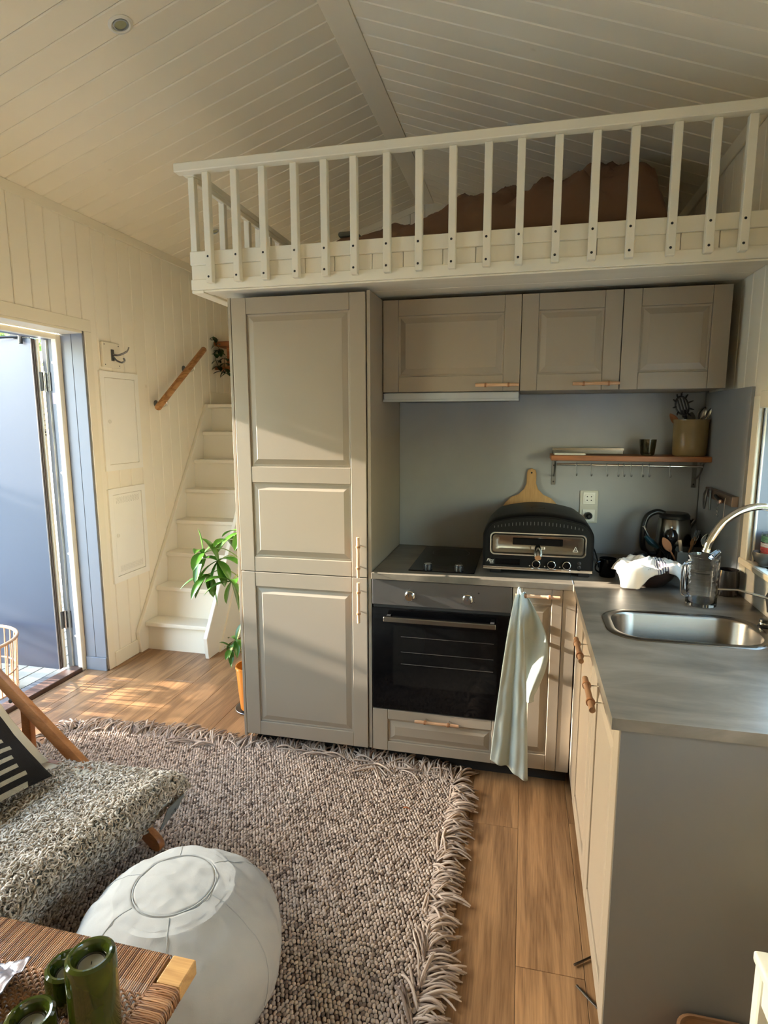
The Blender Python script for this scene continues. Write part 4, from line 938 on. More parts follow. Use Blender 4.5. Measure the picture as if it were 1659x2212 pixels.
spoon('wooden_spoon', 'dark wooden spoon leaning left over the rim of the crock', (1.385, -0.09, 1.43), (1.265, -0.09, 1.588), M_spoonw, 0.07, 0.017, 0.004)
spoon('glass_spatula', 'dull grey spatula standing behind the spaghetti server in the crock', (1.34, -0.07, 1.43), (1.362, -0.07, 1.595), m_plain('grey_silicone', rgb(96, 92, 84), 0.4), 0.06, 0.022)
ss = T('spaghetti_server', 'black toothed spaghetti server standing in the crock', 'kitchen tool', (1.35, -0.10, 1.43))
MB().tube([(1.352, -0.095, 1.43), (1.335, -0.098, 1.55), (1.328, -0.10, 1.575)], [0.005, 0.006, 0.008], 8).build('shaft', M_blackpl, ss, smooth=True)
hc = Vector((1.311, -0.105, 1.622)); hm = MB(); dn = Vector((-0.32, 0, 0.95)).normalized(); sd_ = Vector((0.95, 0, 0.32))
ho = [hc+dn*(0.042*math.sin(a))+sd_*(0.026*math.cos(a))+Vector((0, 0.008*math.cos(2*a), 0)) for a in [i*math.pi/12 for i in range(24)]]
hm.tube(ho, 0.0058, 8, closed=True, flat=0.7)
for s in (-0.012, 0, 0.012): hm.tube([hc+sd_*s-dn*0.038, hc+sd_*s+dn*0.036], 0.0036, 6)
hm.tube([hc-dn*0.02, (1.326, -0.10, 1.572)], 0.010, 8)
for k in range(9):
    a = math.radians(-62+k*34); p = hc+dn*(0.042*math.sin(a))+sd_*(0.026*math.cos(a)); o_ = (p-hc).normalized(); hm.tube([p, p+o_*0.012+Vector((0, -0.008, 0)), p+o_*0.017+Vector((0, -0.020, 0))], [0.0042, 0.0038, 0.0022], 6)
hm.build('toothed_head', M_blackpl, ss, smooth=True)
cu = MB().lathe([(0.024, 0), (0.027, 0.002), (0.031, 0.010), (0.037, 0.073), (0.0355, 0.073), (0.030, 0.014), (0.024, 0.010), (0.001, 0.010)], (1.176, -0.115, 1.3985), 36).build('tumbler', m_glass('smoky_glass', rgb(150, 142, 112)), smooth=True)
tag(cu, 'smoky olive glass tumbler standing on the wall shelf', 'glass')
fb = T('foil_box', 'long slim steel coloured foil box lying at the back of the wall shelf', 'box', (0.93, -0.05, 1.3985))
MB().box(0.760, 1.082, -0.068, -0.028, 1.3985, 1.428).build('box_body', M_steelflat, fb, bevel=0.003)
MB().box(0.760, 1.082, -0.0695, -0.0682, 1.418, 1.4285).build('box_lid_edge', M_steel, fb)
wp = MB().box(0.764, 0.905, -0.165, -0.085, 1.3985, 1.408).build('white_case', M_white, bevel=0.003); tag(wp, 'flat white plastic case at the left end of the wall shelf', 'case')
# magnetic rack on the side wall
mr = T('magnetic_rack', 'wooden magnetic rack on the side wall with small tools on it', 'tool rack', (1.42, -0.34, 1.22))
MB().box(1.409, 1.4315, -0.545, -0.190, 1.228, 1.268).build('rack_bar', m_wood('dark_walnut', rgb(84, 66, 54), rgb(126, 104, 88), 1, 2.0), mr, bevel=0.002)
MB().box(1.408, 1.4315, -0.5485, -0.5455, 1.228, 1.268).build('rack_end', m_plain('rack_end_grain', rgb(168, 138, 116), 0.6), mr, bevel=0.001)
pe = T('peeler', 'dark steel peeler hanging leftmost on the magnetic rack', 'kitchen tool', (1.40, -0.22, 1.2))
MB().tube(catmull([(1.404, -0.235, 1.265), (1.398, -0.215, 1.235), (1.398, -0.225, 1.185), (1.398, -0.240, 1.185), (1.398, -0.252, 1.235), (1.404, -0.245, 1.265)], 5), 0.004, 8).build('looped_handle', M_steelflat, pe, smooth=True)
bo = T('bottle_opener', 'steel bottle opener hanging second from the corner on the magnetic rack', 'kitchen tool', (1.40, -0.29, 1.2))
MB().beam((1.402, -0.29, 1.262), (1.402, -0.298, 1.180), 0.006, 0.018, up=(1, 0, 0)).build('handle_bar', M_steelflat, bo, bevel=0.002)
MB().tube([(1.402, -0.29+0.012*math.cos(a), 1.262+0.012*math.sin(a)) for a in [i*math.pi/8 for i in range(16)]], 0.0025, 6, closed=True).build('opener_ring', M_steelflat, bo, smooth=True)
ck = T('corkscrew', 'small corkscrew with a round metal end on the magnetic rack', 'kitchen tool', (1.40, -0.42, 1.2))
MB().tube([(1.398, -0.375, 1.252), (1.398, -0.455, 1.240)], [0.006, 0.008], 10).build('cork_handle', M_dark, ck, smooth=True)
MB().lathe([(0.001, -0.009), (0.007, -0.006), (0.009, 0), (0.007, 0.006), (0.001, 0.009)], (1.394, -0.462, 1.238), 14).build('metal_ball', m_plain('copper', rgb(196, 160, 140), 0.2, 0.9), ck, smooth=True)
MB().tube([(1.398+0.004*math.cos(k*0.9), -0.42+0.004*math.sin(k*0.9), 1.235-k*0.0022) for k in range(30)], 0.0012, 5).build('spiral', M_chrome, ck, smooth=True)
gk = T('measuring_ladle', 'tiny steel ladle hanging rightmost on the magnetic rack', 'kitchen tool', (1.40, -0.49, 1.2))
MB().tube([(1.402, -0.49, 1.255), (1.400, -0.490, 1.175)], 0.0015, 6).build('stem', M_chrome, gk, smooth=True)
MB().lathe([(0.001, -0.007), (0.006, -0.004), (0.008, 0.002), (0.007, 0.002), (0.001, -0.004)], (1.398, -0.492, 1.171), 14).build('ladle_bowl', M_chrome, gk, smooth=True)
# kettle
ke = T('kettle', 'electric kettle with brushed steel body and black handle in the corner', 'kettle', (1.29, -0.17, ZW))
MB().lathe([(0.078, 0), (0.078, 0.018), (0.074, 0.022)], (1.30, -0.16, ZW+0.0005), 32).build('power_base', M_blackpl, ke, smooth=True)
MB().lathe([(0.074, 0.0225), (0.077, 0.03), (0.075, 0.12), (0.066, 0.208), (0.062, 0.213), (0.001, 0.2135)], (1.30, -0.16, ZW), 40).build('kettle_body', M_steel, ke, smooth=True)
MB().lathe([(0.064, 0.213), (0.064, 0.225), (0.055, 0.236), (0.02, 0.240), (0.001, 0.241)], (1.30, -0.16, ZW+0.0005), 32).build('lid', M_blackpl, ke, smooth=True)
MB().tube(catmull([(1.255, -0.165, ZW+0.232), (1.22, -0.17, ZW+0.240), (1.180, -0.178, ZW+0.215), (1.165, -0.185, ZW+0.15), (1.170, -0.185, ZW+0.08), (1.195, -0.175, ZW+0.05), (1.228, -0.17, ZW+0.048)], 6), [0.016]*18+[0.015]*19, 12, flat=0.8).build('kettle_handle', M_blackpl, ke, smooth=True)
MB().tube([(1.358, -0.155, ZW+0.17), (1.385, -0.153, ZW+0.205)], [0.022, 0.013], 14, flat=0.7).build('spout', M_steel, ke, smooth=True)
# pepper mill
pmill = T('pepper_mill', 'glossy black turned pepper mill with a metal top nut', 'pepper mill', (1.245, -0.36, ZW))
MB().lathe([(0.026, 0), (0.027, 0.004), (0.026, 0.02), (0.019, 0.045), (0.017, 0.075), (0.020, 0.11), (0.025, 0.125), (0.018, 0.132), (0.019, 0.137), (0.0275, 0.150), (0.027, 0.172), (0.017, 0.190), (0.006, 0.194)], (1.245, -0.36, ZW+0.0005), 32).build('mill_body', m_plain('black_lacquer', rgb(16, 14, 13), 0.12, var=0), pmill, smooth=True)
MB().lathe([(0.005, 0.194), (0.007, 0.199), (0.005, 0.205), (0.001, 0.206)], (1.245, -0.36, ZW+0.0005), 16).build('top_nut', M_chrome, pmill, smooth=True)
# cutlery caddy full of tools
cd = T('cutlery_caddy', 'low grey cutlery caddy crowded with tools behind the pitcher', 'caddy', (1.33, -0.33, ZW))
m = MB(); 
for a in ((1.265, 1.405, -0.405, -0.401), (1.265, 1.405, -0.279, -0.275), (1.265, 1.269, -0.4005, -0.2795), (1.401, 1.405, -0.4005, -0.2795), (1.333, 1.337, -0.4005, -0.2795)): m.box(*a, ZW+0.0005, ZW+0.105)
m.box(1.2695, 1.4005, -0.4005, -0.2795, ZW+0.0005, ZW+0.004).build('caddy_box', m_plain('caddy_grey', rgb(92, 90, 84), 0.5), cd)
spoon('tablespoon', 'bright steel tablespoon standing rightmost in the cutlery caddy', (1.352, -0.37, ZW+0.008), (1.378, -0.385, ZW+0.185), M_chrome, 0.06, 0.019, 0.0025)
spoon('wooden_spatula', 'brown wooden spatula leaning left in the cutlery caddy', (1.300, -0.37, ZW+0.008), (1.205, -0.395, ZW+0.165), m_plain('spatula_wood', rgb(150, 96, 56), 0.6), 0.075, 0.018, 0.004, depth=0.05)
spoon('wooden_spoon', 'slim brown wooden spoon leaning right in the cutlery caddy', (1.300, -0.33, ZW+0.008), (1.345, -0.345, ZW+0.165), m_plain('spoon_brown', rgb(140, 92, 50), 0.6), 0.05, 0.012, 0.0045, depth=0.1)
for k, (bx, tx, tz, lab) in enumerate(((1.318, 1.345, 0.195, 'steel fork standing in the caddy left of the bright tablespoon'), (1.385, 1.395, 0.180, 'steel fork standing at the right end of the caddy'))):
    fk = T('fork', lab, 'fork', (bx, -0.3, ZW+0.008)); b_, t_ = Vector((bx, -0.345, ZW+0.008)), Vector((tx, -0.37, ZW+tz)); d_ = (t_-b_).normalized()
    MB().tube([b_, t_-d_*0.05, t_-d_*0.042], [0.0022, 0.002, 0.004], 6).build('shaft', M_chrome, fk, smooth=True)
    fm = MB()
    for s in (-0.009, -0.003, 0.003, 0.009): fm.tube([t_-d_*0.045+Vector((s*0.6, 0, 0)), t_-d_*0.032+Vector((s, 0, 0)), t_+Vector((s, 0, 0))], 0.0012, 5)
    fm.build('tines', M_chrome, fk, smooth=True)
db = T('dish_brush', 'dish brush with a dark teal head leaning far left out of the caddy', 'brush', (1.28, -0.36, ZW+0.01))
MB().tube(catmull([(1.285, -0.325, ZW+0.012), (1.22, -0.305, ZW+0.10), (1.172, -0.30, ZW+0.145), (1.150, -0.30, ZW+0.185)], 5), [0.004]*11+[0.006]*5, 8).build('brush_handle', M_blackpl, db, smooth=True)
MB().tube([(1.155, -0.30, ZW+0.150), (1.178, -0.30, ZW+0.125), (1.210, -0.303, ZW+0.100)], [0.010, 0.022, 0.012], 12, flat=0.7).build('brush_head', m_plain('teal_plastic', rgb(26, 58, 66), 0.35), db, smooth=True)
MB().tube([(1.146, -0.30, ZW+0.193), (1.153, -0.30, ZW+0.178)], [0.007, 0.0065], 10).build('clear_tip', M_chrome, db, smooth=True)
kn = T('kitchen_knife', 'steel table knife standing between the pepper mill and the spoon', 'knife', (1.29, -0.38, ZW+0.01))
MB().beam((1.300, -0.39, ZW+0.012), (1.272, -0.392, ZW+0.155), 0.002, 0.014, up=(0, 1, 0)).build('blade', M_chrome, kn, bevel=0.0005)
pnb = T('frying_pan', 'small black pan standing on edge in the corner behind the caddy', 'pan', (1.42, -0.24, ZW))
MB().lathe([(0.001, 0), (0.060, 0), (0.072, 0.018), (0.074, 0.020), (0.070, 0.020), (0.058, 0.003), (0.001, 0.003)], (1.408, -0.22, ZW+0.0765), 36, Matrix.Rotation(-H2+0.12, 3, 'Y')).build('pan_body', M_black, pnb, smooth=True, fix=True)
lid = T('dark_jar', 'dark round lidded jar barely showing behind the cloth covered bowl', 'jar', (1.155, -0.22, ZW))
MB().lathe([(0.030, 0), (0.034, 0.01), (0.034, 0.05), (0.026, 0.066), (0.012, 0.072), (0.001, 0.073)], (1.150, -0.25, ZW+0.0005), 28).build('jar_body', M_blackpl, lid, smooth=True)
# mug
mg = T('enamel_mug', 'black enamel mug standing right of the pizza oven', 'mug', (0.985, -0.45, ZW))
MB().lathe([(0.030, 0), (0.033, 0.004), (0.034, 0.076), (0.0352, 0.078), (0.0335, 0.078), (0.032, 0.006), (0.001, 0.005)], (0.985, -0.46, ZW+0.0005), 32).build('mug_body', M_blackgl, mg, smooth=True)
MB().tube(catmull([(0.953, -0.472, ZW+0.066), (0.938, -0.478, ZW+0.058), (0.936, -0.478, ZW+0.032), (0.953, -0.472, ZW+0.018)], 5), 0.0035, 8).build('mug_handle', M_blackgl, mg, smooth=True)
# bowl with cloth
M_bowl = m_wood('bowl_dark_wood', rgb(44, 30, 24), rgb(76, 52, 40), 0, 2.0, 0.4)
bw = MB().lathe([(0.052, 0), (0.056, 0.004), (0.085, 0.03), (0.104, 0.062), (0.107, 0.078), (0.104, 0.080), (0.099, 0.066), (0.078, 0.034), (0.05, 0.012), (0.001, 0.010)], (1.128, -0.555, ZW+0.0005), 44).build('bread_bowl', M_bowl, smooth=True)
tag(bw, 'dark wooden bread bowl under a striped cloth on the worktop', 'bowl')
from mathutils import noise as NZ
def cloth_mat():
    t = NT('striped_cloth'); tc = t.n('ShaderNodeTexCoord'); sx = t.n('ShaderNodeSeparateXYZ'); t.l(tc.outputs['Object'], sx.inputs[0])
    w = t.n('ShaderNodeMath', operation='MULTIPLY'); t.l(sx.outputs[0], w.inputs[0]); w.inputs[1].default_value = 620.0
    s = t.n('ShaderNodeMath', operation='SINE'); t.l(w.outputs[0], s.inputs[0])
    g1 = t.n('ShaderNodeMath', operation='GREATER_THAN'); t.l(s.outputs[0], g1.inputs[0]); g1.inputs[1].default_value = 0.1
    d = t.n('ShaderNodeMath', operation='SUBTRACT'); t.l(sx.outputs[0], d.inputs[0]); d.inputs[1].default_value = 0.035
    ab = t.n('ShaderNodeMath', operation='ABSOLUTE'); t.l(d.outputs[0], ab.inputs[0])
    g2 = t.n('ShaderNodeMath', operation='LESS_THAN'); t.l(ab.outputs[0], g2.inputs[0]); g2.inputs[1].default_value = 0.022
    g = t.n('ShaderNodeMath', operation='MULTIPLY'); t.l(g1.outputs[0], g.inputs[0]); t.l(g2.outputs[0], g.inputs[1])
    co = t.coord(); t.bump(t.noise(co, 30, 4), 0.25, 0.004)
    return t.set(t.mix(g.outputs[0], rgb(226, 216, 200), rgb(92, 84, 96)), 0.95, spec=0.1)
def bowl_cloth():
    cx_, cy_ = 1.128, -0.555
    def f(u, v):
        a = 2*math.pi*u
        def bl(c, w): d = (a-c+math.pi) % (2*math.pi)-math.pi; return math.exp(-(d/w)**2)
        R = (0.120+0.095*bl(4.05, 0.42)+0.075*bl(5.85, 0.36)+0.03*bl(2.6, 0.8))*v
        # arc length R: inside the rim it sags on the bread, outside it hangs
        if R < 0.104: r = R; z = 0.088+0.010*math.cos(R/0.104*math.pi/2)+0.012*math.sin(r*math.cos(a)*40+1)*math.cos(r*math.sin(a)*34)-0.016*NZ.noise(Vector((r*math.cos(a)*25, r*math.sin(a)*25, 3)))
        else: e = R-0.104; r = 0.104+0.016*min(1, e/0.02)+e*0.12; z = 0.088-0.97*e*min(1, e/0.02)
        r += (0.005*math.sin(7*a)+0.004*math.sin(13*a+1))*max(0, v-0.45)*2
        z += 0.010*NZ.noise(Vector((math.cos(a)*2.2, math.sin(a)*2.2, v*4)))+0.004*NZ.noise(Vector((math.cos(a)*9*v, math.sin(a)*9*v, 7)))
        return (cx_+r*math.cos(a)*1.04, cy_+r*math.sin(a)*0.92, ZW+max(z, 0.004))
    m = MB().grid(f, 96, 34); o = m.build('bread_cloth', cloth_mat(), smooth=True)
    s = o.modifiers.new('th', 'SOLIDIFY'); s.thickness = 0.0016; tag(o, 'white cloth with dark stripes draped over the wooden bread bowl', 'cloth')
bowl_cloth()
# glass pitcher
gp = T('glass_pitcher', 'clear ribbed glass pitcher standing behind the sink', 'pitcher', (1.258, -0.80, ZW))
prof = [(0.047, 0), (0.050, 0.003), (0.0505, 0.010)]+[(0.0505+0.0005*math.sin(k*1.9), 0.012+k*0.0055) for k in range(30)]+[(0.052, 0.180), (0.0505, 0.1805), (0.0478, 0.17)]+[(0.0475, 0.15), (0.0475, 0.02), (0.044, 0.013), (0.001, 0.012)]
MB().lathe(prof, (1.258, -0.80, ZW+0.0005), 48).build('pitcher_body', m_glass('clear_glass'), gp, smooth=True)
MB().tube(catmull([(1.211, -0.815, ZW+0.155), (1.196, -0.822, ZW+0.152), (1.188, -0.826, ZW+0.135), (1.188, -0.826, ZW+0.06), (1.196, -0.822, ZW+0.042), (1.213, -0.814, ZW+0.040)], 7), 0.0072, 12).build('pitcher_handle', m_glass('clear_glass'), gp, smooth=True)
MB().tube([(1.29, -0.768, ZW+0.168), (1.318, -0.748, ZW+0.186)], [0.014, 0.009], 12).build('pouring_lip', m_glass('clear_glass'), gp, smooth=True)
dj = MB().lathe([(0.034, 0), (0.038, 0.004), (0.0405, 0.04), (0.040, 0.075), (0.0365, 0.098), (0.0345, 0.098), (0.037, 0.07), (0.036, 0.01), (0.001, 0.008)], (1.386, -0.645, ZW+0.0005), 36).build('dark_cup', m_plain('dark_glaze', rgb(40, 35, 32), 0.2, var=0.1), smooth=True)
tag(dj, 'dark brown glazed cup standing in the corner behind the pitcher', 'cup')
# window sill things
tu = T('striped_tumbler', 'rainbow striped glass tumbler on the window sill', 'glass', (1.492, -0.735, 1.0505))
MB().lathe([(0.032, 0), (0.035, 0.003), (0.0355, 0.115), (0.034, 0.115), (0.033, 0.008), (0.001, 0.006)], (1.492, -0.735, 1.0505), 36).build('glass_body', m_glass('clear_glass'), tu, smooth=True)
for nm, c, a, b in (('blue_band', rgb(58, 74, 150), 0.006, 0.022), ('yellow_band', rgb(200, 140, 60), 0.026, 0.042), ('red_band', rgb(190, 60, 52), 0.044, 0.062), ('white_band', rgb(214, 206, 200), 0.066, 0.078), ('green_band', rgb(66, 130, 92), 0.084, 0.103)):
    m = MB(); z = a
    while z < b: m.lathe([(0.0352, z), (0.0360, z+0.0004), (0.0360, z+0.0022), (0.0352, z+0.0026)], (1.492, -0.735, 1.0505), 36, closed=True); z += 0.0036
    m.build(nm, m_plain(nm+'_paint', c, 0.4), tu, smooth=True)
sbw = MB().lathe([(0.016, 0), (0.020, 0.003), (0.020, 0.008), (0.034, 0.022), (0.040, 0.042), (0.039, 0.052), (0.037, 0.052), (0.033, 0.028), (0.018, 0.012), (0.001, 0.011)], (1.462, -0.765, 1.0505), 32).build('small_bowl', m_plain('pewter_glaze', rgb(82, 80, 74), 0.35, 0.3), smooth=True)
tag(sbw, 'small dark pewter footed bowl on the window sill before the striped glass', 'bowl')
# towel on the handle
def towel():
    t = T('linen_towel', 'pale sage linen towel hanging from the narrow cabinet handle', 'towel', (0.66, -0.66, 0.1))
    hx, hy = 0.628, -0.654
    top = 0.868; bot_l, bot_r = 0.155, 0.075
    def mk(fold, x_left, x_right, yoff, b0, b1, ph):
        def f(u, v):
            v2 = v
            spread = v2**0.75
            xl = hx-0.012+(x_left-hx+0.012)*spread; xr = hx+0.014+(x_right-hx-0.014)*spread
            x = xl+(xr-xl)*u; zb = b0+(b1-b0)*u
            z = top-(top-zb)*v
            amp = 0.018*spread+0.004
            y = hy+yoff-0.006-amp*(math.sin(u*9.5+ph)+0.5*math.sin(u*19+ph*2+v*2))*0.6-0.012*spread+0.006*NZ.noise(Vector((u*5, v*9, ph)))
            return (x, min(y, D0-0.006), z)
        return MB().grid(f, 40, 60)
    M_t = linen('sage_linen', rgb(184, 194, 188), 900, 22)
    a = mk(0, 0.530, 0.686, -0.012, 0.150, 0.068, 0.3).build('front_layer', M_t, t, smooth=True)
    b = mk(1, 0.585, 0.722, 0.016, 0.30, 0.42, 2.1)
    def g(u, v):
        z = 0.868-(0.868-0.40)*v
        wdt = 0.018+0.074*math.sin(min(1, v*1.06)*math.pi)+0.02*v
        x = 0.634+0.03*v+wdt*u; y = -0.640-0.010*math.sin(u*6+v*5)-0.008*math.sin(v*9)
        return (x, min(y, D0-0.008), z)
    c = MB().grid(g, 16, 50).build('rear_fold', M_t, t, smooth=True)
    for o in (a, c):
        s = o.modifiers.new('th', 'SOLIDIFY'); s.thickness = 0.0022
    MB().tube(catmull([(hx-0.004, -0.652, 0.862), (hx-0.004, -0.653, 0.880), (hx-0.002, -0.640, 0.8855), (hx+0.002, -0.630, 0.878), (hx+0.004, -0.632, 0.860)], 5), 0.0035, 8).build('hanging_loop', M_t, t, smooth=True)
towel()
cb = MB().tube(catmull([(0.20, -0.905, 0.016), (0.212, -0.90, 0.021), (0.23, -0.903, 0.016)], 4), 0.0042, 6, flat=0.5).build('dry_leaf', m_plain('dry_leaf', rgb(150, 86, 44), 0.8), smooth=True); tag(cb, 'tiny curled orange brown dry leaf lying on the rug', 'leaf')
# metal rods on the floor beside the peninsula
for i, (a, b, lab) in enumerate((((0.818, -1.467), (0.886, -1.415), 'thin metal rod on the floor under the sink cabinet, the farther of two'), ((0.819, -1.532), (0.880, -1.600), 'thin metal rod on the floor under the sink cabinet, the nearer of two'))):
    r_ = MB().tube([(a[0], a[1], 0.006), (a[0]+(b[0]-a[0])*0.06, a[1]+(b[1]-a[1])*0.06, 0.006), (b[0], b[1], 0.006)], [0.0035, 0.0035, 0.003], 8).build('metal_rod', M_steel, smooth=True); tag(r_, lab, 'metal rod')
# white stool and chip basket at the right edge
ws = T('white_stool', 'white painted wooden stool at the right edge of the picture', 'stool', (1.30, -1.95, 0))
M_wst = m_paint('white_gloss_paint', rgb(228, 228, 216), 0.3)
MB().box(1.118, 1.42, -2.15, -1.842, 0.468, 0.492).build('seat', M_wst, ws, bevel=0.006, segs=3, smooth=True)
for x in (1.122, 1.388):
    for y in (-2.142, -1.878): MB().box(x, x+0.030, y, y+0.030, 0.0, 0.4675).build('leg', M_wst, ws, bevel=0.003)
for y in (-2.137, -1.873): MB().box(1.153, 1.387, y, y+0.020, 0.40, 0.4675).build('apron', M_wst, ws, bevel=0.002)
for x in (1.127, 1.393): MB().box(x, x+0.020, -2.111, -1.879, 0.40, 0.4675).build('apron', M_wst, ws, bevel=0.002)
M_chip = m_wood('chip_wood', rgb(112, 78, 52), rgb(158, 118, 84), 0, 2.0, 0.6)
ba = T('chip_basket', 'brown wood chip basket on the floor between end panel and stool', 'basket', (1.10, -1.86, 0))
def blp(s, z): return [(a, b, z) for a, b in rrect(1.085-s*0.075, 1.085+s*0.075+0.02, -1.806-s*0.063, -1.806+s*0.063, 0.04*s, 6)]
for x0_ in (0,):
    MB().loft([blp(0.88, 0.001), blp(0.90, 0.006), blp(1.0, 0.20), blp(0.965, 0.20), blp(0.87, 0.010)]).build('basket_body', M_chip, ba, smooth=True, fix=True)
    MB().loft([blp(1.02, 0.185), blp(1.035, 0.188), blp(1.04, 0.207), blp(0.955, 0.207), blp(0.96, 0.199), blp(1.0, 0.2005)], cap=False).build('rim_band', M_chip, ba, smooth=True, fix=True)
# ================================================================ PLANTS
M_leaf = m_plain('pachira_leaf', rgb(62, 104, 32), 0.30, var=0.25, Subsurface_Weight=0.0)
M_leafd = m_plain('trailing_leaf', rgb(40, 66, 28), 0.35, var=0.2)
def leaflet(m, base, d, L, w, droop, up=Vector((0, 0, 1))):
    base = Vector(base); d = Vector(d).normalized(); side = d.cross(up)
    side = side.normalized() if side.length > 1e-4 else Vector((1, 0, 0)); rows = []
    n = 7; p = base.copy(); dd = d.copy()
    for i in range(n+1):
        t = i/n; ww = w*(math.sin(math.pi*min(1, t*0.92+0.06))**0.8)*(1 if t < 0.99 else 0.05)
        nrm = side.cross(dd).normalized(); rows.append([p-side*ww+nrm*ww*0.25, p-side*ww*0.5+nrm*ww*0.03, p.copy(), p+side*ww*0.5+nrm*ww*0.03, p+side*ww+nrm*ww*0.25])
        dd = (dd+Vector((0, 0, -droop/n))).normalized(); p = p+dd*(L/n)
    m.loft(rows, cap=False, closed_loop=False)
def palm(parent, c, axis, nl, L, w, spread, droop, rnd):
    c = Vector(c); ax = Vector(axis).normalized(); a = ax.cross(Vector((0.3, 0.9, 0.1))).normalized(); b = ax.cross(a)
    for k in range(nl):
        an = 2*math.pi*k/nl+rnd.uniform(-0.2, 0.2); d = ax*(1-spread)+(a*math.cos(an)+b*math.sin(an))*spread
        m = MB(); leaflet(m, c, d, L*rnd.uniform(0.8, 1.15), w*rnd.uniform(0.85, 1.1), droop*rnd.uniform(0.8, 1.2)); o = m.build('leaf', M_leaf, parent, smooth=True)
R_ = random.Random(5)
mt = T('money_tree', 'tall potted plant with drooping hand shaped leaves beside the fridge cabinet', 'plant', (-0.775, -0.235, 0.0))
pc_ = (-0.775, -0.235)
MB().lathe([(0.058, 0.004), (0.062, 0.008), (0.070, 0.10), (0.080, 0.235), (0.083, 0.238), (0.083, 0.25), (0.077, 0.25), (0.072, 0.20), (0.001, 0.195)], (*pc_, 0.004), 36).build('pot', m_plain('ochre_glaze', rgb(214, 132, 44), 0.35, var=0.08), mt, smooth=True)
MB().lathe([(0.078, 0), (0.092, 0.012), (0.090, 0.014), (0.076, 0.004), (0.001, 0.0035)], (*pc_, 0.0005), 36).build('saucer', M_steelflat, mt, smooth=True)
MB().lathe([(0.0715, 0.1955), (0.0725, 0.205), (0.001, 0.212)], (*pc_, 0.004), 24).build('soil', m_plain('soil', rgb(60, 44, 34), 0.95, bump=0.5), mt, smooth=True)
MB().tube(catmull([(-0.775, -0.235, 0.2), (-0.77, -0.24, 0.45), (-0.785, -0.235, 0.70), (-0.80, -0.24, 0.90), (-0.81, -0.24, 1.0)], 6), [0.014]*8+[0.011]*9+[0.008]*8, 10).build('stem', m_plain('stem_brown', rgb(112, 100, 66), 0.8), mt, smooth=True)
cl = [((-1.005, -0.28, 0.87), (-0.55, -0.2, 0.1), 7, .155, .026, 0.82, 1.3), ((-0.90, -0.31, 0.84), (-0.1, -0.7, 0.15), 7, .16, .028, 0.8, 1.4), ((-0.975, -0.29, 0.76), (-0.2, -0.3, -0.5), 5, .165, .024, 0.6, 1.0),
      ((-0.80, -0.22, 0.98), (0.1, -0.2, 0.9), 6, .15, .026, 0.85, 1.0), ((-0.82, -0.33, 0.74), (0, -0.5, -0.2), 6, .15, .026, 0.75, 1.2), ((-0.72, -0.20, 0.92), (0.4, 0, 0.4), 5, .13, .024, 0.8, 1.0), ((-0.90, -0.20, 0.93), (-0.3, 0.2, 0.7), 6, .14, .024, 0.85, 0.9)]
for c, ax, nl, L, w, sp_, dr_ in cl:
    c = Vector(c); s0 = Vector((-0.785, -0.237, min(0.97, c.z+0.05-0.10)))
    MB().tube(catmull([s0, s0.lerp(c, 0.5)+Vector((0, 0, 0.05)), c], 6), 0.0026, 6).build('leaf_stalk', m_plain('stalk_green', rgb(120, 140, 70), 0.5), mt, smooth=True)
    palm(mt, c, ax, nl, L, w, sp_, dr_, R_)
for c, ax in (((-0.835, -0.27, 0.40), (-0.3, -0.4, 0.3)), ((-0.865, -0.27, 0.345), (-0.5, -0.3, -0.1))):
    MB().tube(catmull([(-0.79, -0.24, 0.205), (-0.81, -0.255, 0.32), c], 6), 0.0022, 6).build('leaf_stalk', _M['stalk_green'], mt, smooth=True)
    palm(mt, c, ax, 6, 0.095, 0.017, 0.75, 1.3, R_)
# wall box with trailing plant
tp = T('trailing_plant', 'dark green trailing plant hanging out of the wall box above the stairs', 'plant', (-1.83, 1.58, 2.0))
MB().lathe([(0.028, 0), (0.036, 0.05), (0.038, 0.075), (0.034, 0.075), (0.03, 0.01), (0.001, 0.008)], (-1.825, 1.63, 2.0), 24).build('pot', m_plain('pale_terracotta', rgb(206, 180, 152), 0.5), tp, smooth=True)
for pts in ([(-1.835, 1.64, 2.10), (-1.87, 1.57, 2.13), (-1.872, 1.54, 2.06), (-1.84, 1.535, 1.99), (-1.80, 1.53, 1.93)], [(-1.83, 1.63, 2.10), (-1.85, 1.56, 2.15), (-1.870, 1.53, 2.20), (-1.875, 1.52, 2.24)], [(-1.82, 1.63, 2.09), (-1.80, 1.55, 2.06), (-1.785, 1.53, 1.99), (-1.76, 1.53, 1.94)]):
    cv = catmull(pts, 6); MB().tube(cv, 0.002, 5).build('vine', M_leafd, tp, smooth=True)
    for q in cv[5::4]:
        for s in (-1, 1):
            m = MB(); leaflet(m, q, (s*R_.uniform(0.3, 0.9), -0.4, R_.uniform(-0.7, 0.2)), R_.uniform(0.06, 0.085), 0.021, 0.8); m.build('leaf', M_leafd, tp, smooth=True)
